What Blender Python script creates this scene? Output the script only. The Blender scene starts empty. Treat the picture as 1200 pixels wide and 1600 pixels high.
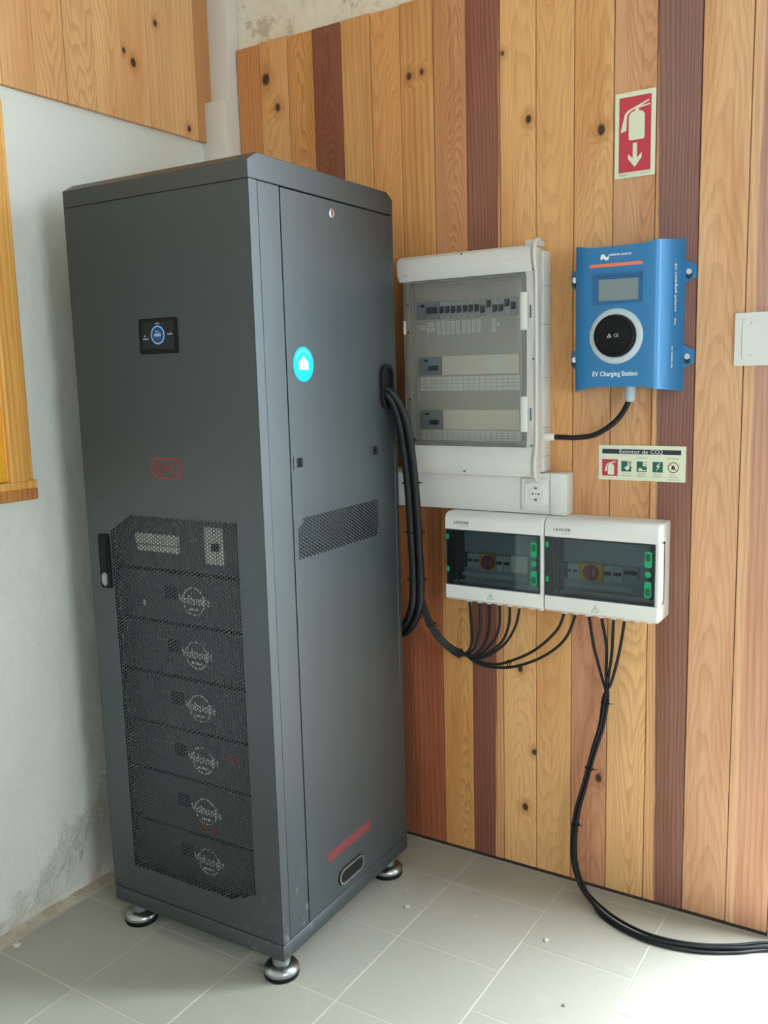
import bpy, bmesh, math, random
from mathutils import Vector, Matrix
random.seed(7)
PI = math.pi
sc = bpy.context.scene
COL = sc.collection

# ------------------------------------------------------------------ camera
cam = bpy.data.cameras.new('camera')
cam.sensor_fit = 'AUTO'; cam.sensor_width = 36.0
cam.lens = 1413.86 / 1600 * 36.0
cam.clip_start = 0.05
cam_o = bpy.data.objects.new('camera', cam); COL.objects.link(cam_o)
cam_o.location = (2.1779, -2.4461, 1.5413)
cam_o.rotation_euler = (1.4195, 0.0259, 0.5600)
sc.camera = cam_o

# ------------------------------------------------------------------ world, sun, portals, exposure
SKY = 80.0
w = bpy.data.worlds.new('sky'); sc.world = w; w.use_nodes = True
nt = w.node_tree; bg = nt.nodes['Background']
bg.inputs['Color'].default_value = (0.80, 0.92, 1.0, 1)
bg.inputs['Strength'].default_value = SKY

sun = bpy.data.lights.new('sun', 'SUN'); sun.energy = 26.0; sun.angle = math.radians(1.2); sun.color = (1.0, 0.95, 0.87)
sun_o = bpy.data.objects.new('sun', sun); COL.objects.link(sun_o)
sun_dir = Vector((-0.34, -0.87, -1.15)).normalized()
sun_o.rotation_euler = sun_dir.to_track_quat('-Z', 'Y').to_euler()
sun_o.location = (4, 5, 6)

def portal(name, loc, rot, sx, sy):
    l = bpy.data.lights.new(name, 'AREA'); l.shape = 'RECTANGLE'; l.size = sx; l.size_y = sy
    l.cycles.is_portal = True
    o = bpy.data.objects.new(name, l); COL.objects.link(o); o.location = loc; o.rotation_euler = rot
    return o
RW = 3.7      # right wall plane
FW = -4.6     # wall behind the camera
CH = 3.15     # ceiling height
DOOR = (1.885, 2.62, 2.62)              # x0, x1, head height of the doorway in the boarded wall
WR = (-2.85, -2.15, 1.3, 2.05)          # unseen opening added in the right wall for fill light  (y0,y1,z0,z1)
portal('portal_door', ((DOOR[0]+DOOR[1])/2, 0.13, DOOR[2]/2), (-PI/2, 0, 0), DOOR[1]-DOOR[0], DOOR[2])
portal('portal_right', (RW+0.21, (WR[0]+WR[1])/2, (WR[2]+WR[3])/2), (0, PI/2, 0), WR[3]-WR[2], WR[1]-WR[0])

sc.view_settings.view_transform = 'Standard'
sc.view_settings.look = 'None'
sc.view_settings.exposure = -1.08
sc.view_settings.gamma = 1.0
sc.view_settings.use_curve_mapping = False
sc.cycles.max_bounces = 10; sc.cycles.diffuse_bounces = 6; sc.cycles.transparent_max_bounces = 16
sc.cycles.sample_clamp_indirect = 8.0

# ------------------------------------------------------------------ materials
def lin(r, g, b):
    f = lambda c: (c/255/12.92) if c/255 <= 0.04045 else ((c/255+0.055)/1.055)**2.4
    return (f(r), f(g), f(b), 1.0)

class N:
    """tiny node builder"""
    def __init__(s, name):
        s.m = bpy.data.materials.new(name); s.m.use_nodes = True; s.t = s.m.node_tree
        s.p = s.t.nodes['Principled BSDF']; s.out = s.t.nodes['Material Output']
    def node(s, k, **kw):
        n = s.t.nodes.new(k)
        for a, v in kw.items(): setattr(n, a, v)
        return n
    def set(s, sock, v):
        if hasattr(v, 'is_output'): s.t.links.new(v, sock)
        else: sock.default_value = v
    def math(s, op, a, b=0.0, c=0.0, clamp=False):
        n = s.node('ShaderNodeMath', operation=op); n.use_clamp = clamp
        s.set(n.inputs[0], a); s.set(n.inputs[1], b); s.set(n.inputs[2], c); return n.outputs[0]
    def sep(s, v):
        n = s.node('ShaderNodeSeparateXYZ'); s.set(n.inputs[0], v); return n.outputs
    def comb(s, x, y, z):
        n = s.node('ShaderNodeCombineXYZ'); s.set(n.inputs[0], x); s.set(n.inputs[1], y); s.set(n.inputs[2], z); return n.outputs[0]
    def noise(s, v, scale, detail=2.0, rough=0.5):
        n = s.node('ShaderNodeTexNoise'); s.set(n.inputs['Vector'], v)
        n.inputs['Scale'].default_value = scale; n.inputs['Detail'].default_value = detail; n.inputs['Roughness'].default_value = rough
        return n.outputs[0]
    def mix(s, f, a, b, mode='MIX'):
        n = s.node('ShaderNodeMix', data_type='RGBA', blend_type=mode)
        s.set(n.inputs[0], f); s.set(n.inputs[6], a); s.set(n.inputs[7], b); return n.outputs[2]
    def ss(s, v, lo, hi):
        n = s.node('ShaderNodeMapRange', interpolation_type='SMOOTHSTEP')
        s.set(n.inputs[0], v); s.set(n.inputs[1], lo); s.set(n.inputs[2], hi); n.inputs[3].default_value = 0; n.inputs[4].default_value = 1
        return n.outputs[0]
    def obj(s): return s.node('ShaderNodeTexCoord').outputs['Object']
    def bump(s, h, strength=0.3, dist=0.01):
        n = s.node('ShaderNodeBump'); n.inputs['Strength'].default_value = strength; n.inputs['Distance'].default_value = dist
        s.set(n.inputs['Height'], h); s.t.links.new(n.outputs[0], s.p.inputs['Normal'])
    def fin(s, color=None, rough=None, metal=None, spec=None):
        if color is not None: s.set(s.p.inputs['Base Color'], color)
        if rough is not None: s.set(s.p.inputs['Roughness'], rough)
        if metal is not None: s.p.inputs['Metallic'].default_value = metal
        if spec is not None: s.p.inputs['Specular IOR Level'].default_value = spec
        return s.m

def plain(name, col, rough=0.5, metal=0.0, spec=0.5, var=0.06, bump=0.0, bscale=300):
    n = N(name); o = n.obj()
    k = n.noise(o, 14.0, 3)
    c = n.mix(n.math('MULTIPLY', k, var*2), col, (col[0]*.6, col[1]*.6, col[2]*.6, 1))
    if bump: n.bump(n.noise(o, bscale, 2), bump, 0.001)
    return n.fin(c, rough, metal, spec)

def emis(name, col, strength):
    n = N(name); n.p.inputs['Emission Color'].default_value = col; n.p.inputs['Emission Strength'].default_value = strength
    return n.fin(col, 0.4)

def wood(name, col, col2=None, axis='x', mode='cath', seed=0.0, ac=0.0, knots=(), contrast=0.55, heart=None, period=0.035, zlo=0.0, zhi=2.6, arch=70.0, flip=1):
    """board: col at the foot .. col2 at the head; growth rings, fibres, knots"""
    n = N(name); o = n.sep(n.obj())
    a = o[0] if axis == 'x' else o[1]; z = o[2]
    col2 = col2 or col
    big = n.noise(n.comb(n.math('MULTIPLY', a, 7.0), seed*3.7, n.math('MULTIPLY', z, 1.1)), 1.0, 3, 0.55)
    wob = n.noise(n.comb(n.math('MULTIPLY', a, 26.0), seed*1.9+5, n.math('MULTIPLY', z, 5.0)), 1.0, 3, 0.6)
    da = n.math('SUBTRACT', a, n.math('ADD', ac, n.math('MULTIPLY', n.math('SUBTRACT', big, 0.5), 0.05)))
    if mode == 'cath':
        v = n.math('MULTIPLY', n.math('MULTIPLY', da, da), arch*flip)
        v = n.math('ADD', v, n.math('MULTIPLY', z, 0.62))
        v = n.math('ADD', v, n.math('MULTIPLY', big, 0.75)); v = n.math('ADD', v, n.math('MULTIPLY', wob, 0.035))
    else:
        v = n.math('ADD', n.math('MULTIPLY', a, 1.0), n.math('MULTIPLY', z, 0.012))
        v = n.math('ADD', v, n.math('MULTIPLY', big, 0.05)); v = n.math('ADD', v, n.math('MULTIPLY', wob, 0.004))
    kmask = 0.0; ring = 0.0
    for (ka, kz, kr) in knots:
        dx = n.math('DIVIDE', n.math('SUBTRACT', a, ka), kr); dz = n.math('DIVIDE', n.math('SUBTRACT', z, kz), kr*1.35)
        d = n.math('SQRT', n.math('ADD', n.math('MULTIPLY', dx, dx), n.math('MULTIPLY', dz, dz)))
        d = n.math('ADD', d, n.math('MULTIPLY', n.math('SUBTRACT', wob, 0.5), 0.9))
        kmask = n.math('MAXIMUM', kmask, n.math('SUBTRACT', 1.0, n.ss(d, 0.55, 1.15)))
        ring = n.math('MAXIMUM', ring, n.math('MULTIPLY', n.math('SUBTRACT', 1.0, n.ss(d, 1.0, 3.2)), 0.45))
        v = n.math('ADD', v, n.math('MULTIPLY', n.math('SUBTRACT', 1.0, n.ss(d, 0.0, 4.0)), period*1.6))
    fr = n.math('FRACT', n.math('DIVIDE', v, period))
    line = n.math('MULTIPLY', n.ss(fr, 0.30, 0.90), n.math('SUBTRACT', 1.0, n.ss(fr, 0.93, 1.0)))
    fib = n.noise(n.comb(n.math('MULTIPLY', a, 420.0), seed, n.math('MULTIPLY', z, 9.0)), 1.0, 2, 0.6)
    fib2 = n.noise(n.comb(n.math('MULTIPLY', a, 90.0), seed+3, n.math('MULTIPLY', z, 2.2)), 1.0, 2, 0.6)
    tz = n.ss(n.math('ADD', z, n.math('MULTIPLY', n.math('SUBTRACT', big, 0.5), 0.9)), zlo+(zhi-zlo)*0.25, zlo+(zhi-zlo)*0.75)
    up = lambda c: (min(c[0]*1.34+.005, .9), min(c[1]*1.42+.005, .9), min(c[2]*1.62+.005, .9), 1)
    base = n.mix(tz, up(col), up(col2))
    base = n.mix(n.ss(big, 0.42, 0.72), base, n.mix(1.0, base, (0.86, 0.74, 0.64, 1), 'MULTIPLY'))
    if heart:                                   # second wood tone to one side of a wandering line
        ha, hc, sgn, slope = heart
        ha = n.math('SUBTRACT', ha, n.math('MULTIPLY', z, slope))
        hm = n.ss(n.math('MULTIPLY', n.math('SUBTRACT', n.math('ADD', a, n.math('MULTIPLY', n.math('SUBTRACT', wob, 0.5), 0.012)), ha), sgn), -0.0025, 0.0025)
        base = n.mix(hm, base, up(hc))
    c = n.mix(n.math('MULTIPLY', line, contrast), base, n.mix(1.0, base, (0.60, 0.47, 0.38, 1), 'MULTIPLY'))
    c = n.mix(n.math('MULTIPLY', n.ss(fib, 0.35, 0.75), 0.30), c, n.mix(1.0, c, (0.62, 0.52, 0.44, 1), 'MULTIPLY'))
    c = n.mix(n.math('MULTIPLY', n.ss(fib2, 0.45, 0.75), 0.35), c, n.mix(1.0, c, (0.72, 0.62, 0.54, 1), 'MULTIPLY'))
    if knots:
        c = n.mix(ring, c, n.mix(1.0, c, (0.6, 0.42, 0.30, 1), 'MULTIPLY'))
        c = n.mix(kmask, c, (0.055, 0.022, 0.012, 1))
    n.bump(n.math('ADD', n.math('MULTIPLY', line, -0.5), fib), 0.12, 0.0015)
    return n.fin(c, n.math('ADD', 0.42, n.math('MULTIPLY', fib2, 0.16)), spec=0.35)

M = {}
M['cab'] = None
def cab_mat(name, col, dust=0.0):
    n = N(name); o = n.obj(); z = n.sep(o)[2]
    m1 = n.noise(o, 3.0, 4, 0.6); m2 = n.noise(o, 28.0, 3, 0.7)
    c = n.mix(n.math('MULTIPLY', m1, 0.25), col, (col[0]*.75, col[1]*.75, col[2]*.75, 1))
    low = n.math('SUBTRACT', 1.0, n.ss(z, 0.06, 0.55))
    d = n.math('MULTIPLY', n.math('MULTIPLY', n.ss(m2, 0.56, 0.75), n.ss(m1, 0.5, 0.68)), low)
    c = n.mix(n.math('MULTIPLY', d, dust), c, (0.33, 0.35, 0.35, 1))
    n.bump(n.noise(o, 900.0, 2), 0.05, 0.0005)
    n.p.inputs['Specular Tint'].default_value = (0.84, 0.93, 1.0, 1)
    return n.fin(c, 0.43, spec=1.0)
M['cab'] = cab_mat('cabinet_paint', (0.019, 0.024, 0.026, 1), 0.5)
M['cabdark'] = plain('cabinet_inside', (0.02, 0.021, 0.021, 1), 0.6)
M['module'] = plain('module_face', (0.060, 0.066, 0.068, 1), 0.5, spec=0.3)
M['modside'] = plain('module_case_shaded', (0.016, 0.017, 0.018, 1), 0.6, spec=0.2)  # darker copy of the face tone, for the shade seen through the holes
M['black'] = plain('black_plastic', (0.007, 0.007, 0.008, 1), 0.6, spec=0.15)
M['rubber'] = plain('black_rubber', (0.007, 0.007, 0.008, 1), 0.6, spec=0.2)
M['sheath'] = plain('cable_sheath', (0.008, 0.009, 0.011, 1), 0.42, spec=0.28)
M['chrome'] = plain('chrome', (0.75, 0.76, 0.76, 1), 0.18, 1.0)
M['footmetal'] = plain('foot_metal', (0.42, 0.44, 0.44, 1), 0.30, 1.0, var=0.2)
M['steel'] = plain('dull_steel', (0.36, 0.37, 0.37, 1), 0.42, 1.0)
M['white'] = plain('white_plastic', lin(226, 226, 222), 0.42, var=0.02)
M['duct'] = plain('duct_plastic', lin(222, 218, 214), 0.45, var=0.02)
M['board'] = plain('board_plastic', lin(212, 208, 203), 0.45, var=0.02)
M['boardin'] = plain('board_inner', lin(206, 201, 193), 0.5, var=0.02)
M['blank'] = plain('blank_cover', lin(248, 240, 228), 0.5, var=0.02)
M['breaker'] = plain('breaker_grey', lin(196, 200, 202), 0.45, var=0.03)
M['rcd'] = plain('breaker_blue_grey', lin(156, 166, 174), 0.45, var=0.03)
M['toggle'] = plain('toggle_dark', lin(78, 84, 92), 0.4)
M['paper'] = plain('paper_label', lin(248, 246, 240), 0.6, var=0.02)
M['ink'] = plain('print_black', lin(38, 40, 42), 0.5)
M['inkgrey'] = plain('print_grey', lin(130, 132, 132), 0.5)
M['inkwhite'] = plain('print_white', lin(232, 236, 236), 0.5, var=0.0)
M['gasket'] = plain('gasket_grey', lin(120, 120, 116), 0.5)
M['green'] = plain('latch_green', lin(18, 150, 96), 0.35)
M['greendk'] = plain('latch_green_dark', lin(10, 78, 54), 0.35)
M['yellow'] = plain('isolator_yellow', lin(226, 170, 50), 0.4)
M['redknob'] = plain('isolator_red', lin(150, 34, 30), 0.4)
M['blue'] = plain('charger_blue', lin(36, 112, 166), 0.42, var=0.03)
M['blueshade'] = plain('charger_blue_recess_shade', lin(28, 92, 142), 0.45)  # shade of the deep screen recess put into a darker blue
M['orange'] = plain('orange_print', lin(232, 112, 78), 0.45, var=0.0)
M['lcd'] = plain('lcd_grey', lin(122, 134, 138), 0.25)
M['ring'] = plain('ring_translucent', lin(190, 202, 212), 0.35)
M['gland'] = plain('gland_grey', lin(176, 186, 190), 0.4)
M['signbase'] = plain('sign_photoluminescent', lin(226, 232, 206), 0.4, var=0.01)
M['signred'] = plain('sign_red', lin(184, 48, 66), 0.4, var=0.02)
M['signgreen'] = plain('sign_green', lin(22, 92, 76), 0.4)
M['signdark'] = plain('sign_dark', lin(28, 40, 54), 0.4)
M['redprint'] = plain('faded_red_print', lin(128, 60, 58), 0.6, spec=0.15, var=0.15)
M['redstripe'] = plain('faded_red_stripe', lin(104, 50, 50), 0.6, spec=0.15, var=0.2)
M['cyan'] = plain('sticker_cyan', lin(0, 172, 196), 0.5, spec=0.2, var=0.0)
M['cyanlt'] = plain('sticker_cyan_light', lin(110, 225, 235), 0.5, var=0.0)
M['screenbg'] = plain('display_glass', (0.018, 0.018, 0.018, 1), 0.2, spec=0.2)
M['glowblue'] = emis('display_blue', (0.10, 0.36, 0.80, 1), 0.55)
M['glowdeep'] = emis('display_deep_blue', (0.008, 0.03, 0.085, 1), 0.3)
M['glowwhite'] = emis('display_white', (0.6, 0.8, 0.95, 1), 0.6)
M['crumb'] = plain('plaster_crumb', lin(196, 190, 176), 0.8)

def glass(name, tint, refl=0.5):
    n = N(name); t = n.t
    tr = n.node('ShaderNodeBsdfTransparent'); tr.inputs[0].default_value = tint
    gl = n.node('ShaderNodeBsdfGlossy'); gl.inputs['Roughness'].default_value = 0.03; gl.inputs[0].default_value = (1, 1, 1, 1)
    fr = n.node('ShaderNodeFresnel'); fr.inputs[0].default_value = 1.45
    mx = n.node('ShaderNodeMixShader')
    t.links.new(n.math('MULTIPLY', fr.outputs[0], refl, clamp=True), mx.inputs[0])
    t.links.new(tr.outputs[0], mx.inputs[1]); t.links.new(gl.outputs[0], mx.inputs[2])
    t.links.new(mx.outputs[0], n.out.inputs['Surface']); return n.m
M['clear'] = glass('clear_door_plastic', (0.975, 0.975, 0.97, 1), 0.9)
M['smoke'] = glass('smoked_window', (0.68, 0.74, 0.76, 1), 1.0)

def plaster_left():
    n = N('plaster_white'); o = n.obj(); s = n.sep(o); z = s[2]; y = s[1]
    big = n.noise(o, 2.2, 4, 0.6); mid = n.noise(o, 9.0, 5, 0.65); fine = n.noise(o, 70.0, 4, 0.7)
    # damp, crumbling band that rises towards the corner
    lim = n.math('ADD', n.math('MULTIPLY', n.math('ADD', y, 1.15), 0.62), n.math('MULTIPLY', n.math('SUBTRACT', mid, 0.5), 0.35))
    below = n.math('SUBTRACT', 1.0, n.ss(n.math('SUBTRACT', z, lim), -0.02, 0.05))
    edge = n.math('MULTIPLY', below, n.ss(n.math('SUBTRACT', z, lim), -0.16, 0.0))
    c = n.mix(n.math('MULTIPLY', big, 0.2), lin(222, 224, 218), lin(204, 206, 198))
    c = n.mix(n.math('MULTIPLY', below, 0.5), c, lin(210, 203, 192))
    foot = n.math('MULTIPLY', n.math('SUBTRACT', 1.0, n.ss(z, 0.01, 0.10)), n.ss(mid, 0.40, 0.65))
    c = n.mix(n.math('MULTIPLY', foot, 0.6), c, lin(178, 152, 128))
    c = n.mix(n.math('MULTIPLY', n.math('MULTIPLY', edge, n.ss(fine, 0.5, 0.75)), 0.4), c, lin(204, 199, 188))
    h = n.math('ADD', n.math('MULTIPLY', big, 0.8), n.math('MULTIPLY', fine, 0.05))
    h = n.math('ADD', h, n.math('MULTIPLY', n.math('MULTIPLY', edge, n.noise(o, 24.0, 5, 0.7)), 0.6))
    h = n.math('SUBTRACT', h, n.math('MULTIPLY', below, 0.22))
    n.bump(h, 0.9, 0.04)
    return n.fin(c, 0.85, spec=0.2)
M['plaster'] = plaster_left()
def plaster_stained():
    n = N('plaster_stained'); o = n.obj()
    big = n.noise(o, 5.0, 5, 0.65); fine = n.noise(o, 40.0, 5, 0.7); p2 = n.noise(n.comb(n.math('ADD', n.sep(o)[0], 3.3), 0.0, n.sep(o)[2]), 11.0, 4, 0.7)
    c = n.mix(n.ss(big, 0.42, 0.68), lin(236, 229, 214), lin(220, 207, 186))
    c = n.mix(n.math('MULTIPLY', n.ss(p2, 0.55, 0.62), 0.7), c, lin(188, 174, 154))
    c = n.mix(n.math('MULTIPLY', n.ss(fine, 0.5, 0.8), 0.3), c, lin(180, 166, 144))
    n.bump(n.math('ADD', big, n.math('MULTIPLY', fine, 0.3)), 0.5, 0.02)
    return n.fin(c, 0.9, spec=0.15)
M['plaster2'] = plaster_stained()
M['walls'] = plain('painted_wall', lin(214, 214, 208), 0.85, spec=0.2)
M['ceil'] = plain('ceiling_paint', lin(224, 224, 220), 0.9, spec=0.1)
def tile_mat():
    n = N('floor_tile'); o = n.obj(); inf = n.node('ShaderNodeObjectInfo')
    g = n.node('ShaderNodeNewGeometry').outputs['Position']
    big = n.noise(g, 2.6, 4, 0.6); fine = n.noise(g, 120.0, 3, 0.7); mid = n.noise(g, 14.0, 4, 0.65)
    c = n.mix(n.math('MULTIPLY', big, 0.5), lin(168, 165, 155), lin(150, 145, 133))
    c = n.mix(n.math('MULTIPLY', inf.outputs['Random'], 0.12), c, lin(140, 134, 122))
    c = n.mix(n.math('MULTIPLY', n.ss(mid, 0.58, 0.78), 0.25), c, lin(188, 180, 164))
    c = n.mix(n.math('MULTIPLY', n.ss(fine, 0.5, 0.8), 0.14), c, lin(112, 108, 98))
    n.bump(fine, 0.06, 0.001)
    return n.fin(c, n.math('ADD', 0.42, n.math('MULTIPLY', mid, 0.2)), spec=0.32)
M['tile'] = tile_mat()
M['grout'] = plain('grout', lin(190, 184, 171), 0.9, var=0.2)
def strip_mat():
    n = N('mortar_strip'); g = n.node('ShaderNodeNewGeometry').outputs['Position']
    a = n.noise(g, 16.0, 5, 0.7); b = n.noise(g, 90.0, 4, 0.7)
    c = n.mix(n.ss(a, 0.4, 0.65), lin(172, 160, 143), lin(196, 186, 170)); c = n.mix(n.math('MULTIPLY', b, 0.3), c, lin(146, 130, 112))
    n.bump(n.math('ADD', a, b), 0.5, 0.008); return n.fin(c, 0.95, spec=0.1)
M['mortar'] = strip_mat()
M['gapshade'] = plain('gap_shade', lin(62, 46, 38), 0.8)
M['concrete'] = plain('yard_concrete', lin(205, 202, 192), 0.9)

# ------------------------------------------------------------------ mesh helpers
def ident(v): return v
def finish(bm, smooth=False):
    bmesh.ops.recalc_face_normals(bm, faces=bm.faces)
    if smooth:
        for f in bm.faces: f.smooth = True
    return bm
def bx(x0, x1, y0, y1, z0, z1, bev=0.0, seg=2, bm=None):
    bm = bm or bmesh.new()
    x0, x1 = sorted((x0, x1)); y0, y1 = sorted((y0, y1)); z0, z1 = sorted((z0, z1))
    vs = [bm.verts.new(p) for p in ((x0,y0,z0),(x1,y0,z0),(x1,y1,z0),(x0,y1,z0),(x0,y0,z1),(x1,y0,z1),(x1,y1,z1),(x0,y1,z1))]
    fs = [bm.faces.new([vs[i] for i in q]) for q in ((3,2,1,0),(4,5,6,7),(0,1,5,4),(1,2,6,5),(2,3,7,6),(3,0,4,7))]
    if bev:
        es = list({e for f in fs for e in f.edges})
        bmesh.ops.bevel(bm, geom=es, offset=bev, segments=seg, affect='EDGES', profile=0.5)
    return bm
def to3(mode, a, b, d):
    # front: a = x, b = z, d = depth towards the room (-y).   side: a = y, b = z, d = +x
    if mode == 'front': return (a, -d, b)
    if mode == 'side': return (d, a, b)
    return (a, b, d)                            # flat on the floor
def prism(pts, mode, d0, d1, bm=None, bev=0.0, seg=1):
    bm = bm or bmesh.new()
    A = [bm.verts.new(to3(mode, p[0], p[1], d0)) for p in pts]; B = [bm.verts.new(to3(mode, p[0], p[1], d1)) for p in pts]
    n = len(pts); f = [bm.faces.new(A), bm.faces.new(list(reversed(B)))]
    for i in range(n): f.append(bm.faces.new((A[i], A[(i+1) % n], B[(i+1) % n], B[i])))
    if bev: bmesh.ops.bevel(bm, geom=list(f[1].edges), offset=bev, segments=seg, affect='EDGES', profile=0.5)
    return bm
def rect(a0, a1, b0, b1): return [(a0,b0),(a1,b0),(a1,b1),(a0,b1)]
def rrect(a0, a1, b0, b1, r, n=5):
    out = []
    for cx, cy, s in ((a1-r,b0+r,-90),(a1-r,b1-r,0),(a0+r,b1-r,90),(a0+r,b0+r,180)):
        for k in range(n+1):
            t = math.radians(s + 90*k/n); out.append((cx+r*math.cos(t), cy+r*math.sin(t)))
    return out
def circ(ca, cb, r, n=28, rb=None, a0=0.0, a1=360.0):
    full = abs(a1-a0) >= 359.9; m = n if full else n+1
    return [(ca+r*math.cos(math.radians(a0+(a1-a0)*k/n)), cb+(rb or r)*math.sin(math.radians(a0+(a1-a0)*k/n))) for k in range(m)]
def band(outer, inner, mode, d0, d1, bm=None):
    """closed ring between two loops of equal length"""
    bm = bm or bmesh.new(); n = len(outer)
    V = [[bm.verts.new(to3(mode, p[0], p[1], d)) for p in L] for L, d in ((outer,d0),(outer,d1),(inner,d1),(inner,d0))]
    for i in range(n):
        j = (i+1) % n
        for k in range(4): bm.faces.new((V[k][i], V[k][j], V[(k+1)%4][j], V[(k+1)%4][i]))
    return bm
def lathe(prof, mode, ca, cb, n=32, bm=None):
    """prof: list of (radius, depth) revolved about the depth axis at (ca, cb)"""
    bm = bm or bmesh.new(); rows = []
    for r, d in prof:
        if r < 1e-6: rows.append([bm.verts.new(to3(mode, ca, cb, d))])
        else: rows.append([bm.verts.new(to3(mode, ca+r*math.cos(2*PI*k/n), cb+r*math.sin(2*PI*k/n), d)) for k in range(n)])
    for A, B in zip(rows, rows[1:]):
        for k in range(n):
            j = (k+1) % n
            if len(A) == 1 and len(B) == 1: continue
            if len(A) == 1: bm.faces.new((A[0], B[j], B[k]))
            elif len(B) == 1: bm.faces.new((A[k], A[j], B[0]))
            else: bm.faces.new((A[k], A[j], B[j], B[k]))
    return bm
def catmull(P, sub=8):
    P = [Vector(p) for p in P]; out = []
    Q = [P[0]*2-P[1]] + P + [P[-1]*2-P[-2]]
    for i in range(1, len(Q)-2):
        p0, p1, p2, p3 = Q[i-1:i+3]
        for k in range(sub):
            t = k/sub
            out.append(0.5*((2*p1)+(p2-p0)*t+(2*p0-5*p1+4*p2-p3)*t*t+(3*p1-p0-3*p2+p3)*t**3))
    out.append(P[-1]); return out
def frames(pts):
    fr = []; prev = None
    for i, p in enumerate(pts):
        t = (pts[min(i+1, len(pts)-1)] - pts[max(i-1, 0)]).normalized()
        if prev is None:
            up = Vector((0, 1, 0)) if abs(t.y) < 0.9 else Vector((1, 0, 0)); nrm = (up - t*up.dot(t)).normalized()
        else: nrm = (prev - t*prev.dot(t)).normalized()
        fr.append((t, nrm, t.cross(nrm))); prev = nrm
    return fr
def tube(pts, r, seg=10, bm=None, caps=True):
    bm = bm or bmesh.new(); fr = frames(pts); rings = []
    for p, (t, n, b) in zip(pts, fr):
        rings.append([bm.verts.new(p + (n*math.cos(2*PI*k/seg) + b*math.sin(2*PI*k/seg))*r) for k in range(seg)])
    for A, B in zip(rings, rings[1:]):
        for k in range(seg): bm.faces.new((A[k], A[(k+1)%seg], B[(k+1)%seg], B[k]))
    if caps: bm.faces.new(list(reversed(rings[0]))); bm.faces.new(rings[-1])
    return bm

def obj(name, bm, mat, parent=None, smooth=False, origin=None):
    finish(bm)
    if origin is not None: bmesh.ops.translate(bm, verts=bm.verts, vec=-Vector(origin))
    me = bpy.data.meshes.new(name); bm.to_mesh(me); bm.free()
    if smooth:
        for p in me.polygons: p.use_smooth = True
        me.set_sharp_from_angle(angle=math.radians(40))
    me.materials.append(M[mat] if isinstance(mat, str) else mat)
    o = bpy.data.objects.new(name, me); COL.objects.link(o)
    if parent is not None: o.parent = parent
    return o
def tag(o, label=None, cat=None, group=None, kind=None):
    if label: o['label'] = label
    if cat: o['category'] = cat
    if group: o['group'] = group
    if kind: o['kind'] = kind
    return o
class Thing:
    def __init__(s, name, label, cat, loc=(0,0,0), rotz=0.0, group=None, local=False):
        s.e = bpy.data.objects.new(name, None); COL.objects.link(s.e); s.e.empty_display_size = 0.05
        s.e.location = loc; s.e.rotation_euler = (0, 0, rotz)
        tag(s.e, label, cat, group); s.org = (0,0,0) if local else loc
    def add(s, name, bm, mat, parent=None, smooth=False, label=None):
        o = obj(name, bm, mat, parent or s.e, smooth, s.org)
        if label: o['label'] = label
        return o
    def box(s, name, x0, x1, y0, y1, z0, z1, mat, bev=0.0, seg=2, parent=None):
        return s.add(name, bx(x0, x1, y0, y1, z0, z1, bev, seg), mat, parent, smooth=bool(bev))
    def text(s, string, mode, a, b, d, width, mat, parent=None, height=None, rot=0.0, name='lettering', th=0.0004, bold=0.0):
        return s.add(name, text_bm(string, mode, a, b, d, width, height, rot, th, bold), mat, parent)
def text_bm(string, mode, a, b, d, width, height=None, rot=0.0, th=0.0004, bold=0.0):
    """flat print centred at (a,b)"""
    cu = bpy.data.curves.new('t', 'FONT'); cu.body = string; cu.resolution_u = 2; cu.size = 1.0; cu.offset = bold
    to = bpy.data.objects.new('t', cu); me = bpy.data.meshes.new_from_object(to)
    bpy.data.objects.remove(to); bpy.data.curves.remove(cu)
    bm = bmesh.new(); bm.from_mesh(me); bpy.data.meshes.remove(me)
    xs = [v.co.x for v in bm.verts]; ys = [v.co.y for v in bm.verts]
    cx, cy = (min(xs)+max(xs))/2, (min(ys)+max(ys))/2; sx = width/(max(xs)-min(xs)); sy = height/(max(ys)-min(ys)) if height else sx
    c, q = math.cos(rot), math.sin(rot)
    for v in bm.verts:
        X, Y = (v.co.x-cx)*sx, (v.co.y-cy)*sy
        v.co = to3(mode, a+X*c-Y*q, b+X*q+Y*c, d+th)
    return bm

def hexpanel(test, a0, a1, b0, b1, mode, d, pitch=0.0091, web=0.125, depth=0.0014):
    """perforated sheet: honeycomb cells, holed where test(a,b), solid elsewhere"""
    dx = pitch*math.sqrt(3)/2; R = pitch/math.sqrt(3); r = R*(1-2*web)
    hx = [(math.cos(k*PI/3), math.sin(k*PI/3)) for k in range(6)]
    V = []; F = []
    for i in range(int((a1-a0)/dx)+1):
        for j in range(int((b1-b0)/pitch)+1):
            a = a0+i*dx; b = b0+(j+0.5*(i % 2))*pitch; n = len(V)
            V += [to3(mode, a+R*c*1.002, b+R*s*1.002, d) for c, s in hx]
            if not test(a, b): F.append([n+k for k in range(6)]); continue
            V += [to3(mode, a+r*c, b+r*s, d) for c, s in hx]; V += [to3(mode, a+r*c, b+r*s, d-depth) for c, s in hx]
            for k in range(6):
                q = (k+1) % 6
                F.append([n+k, n+q, n+6+q, n+6+k]); F.append([n+6+k, n+6+q, n+12+q, n+12+k])
    me = bpy.data.meshes.new('mesh_grille'); me.from_pydata(V, [], F); me.update()
    return me

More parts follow.
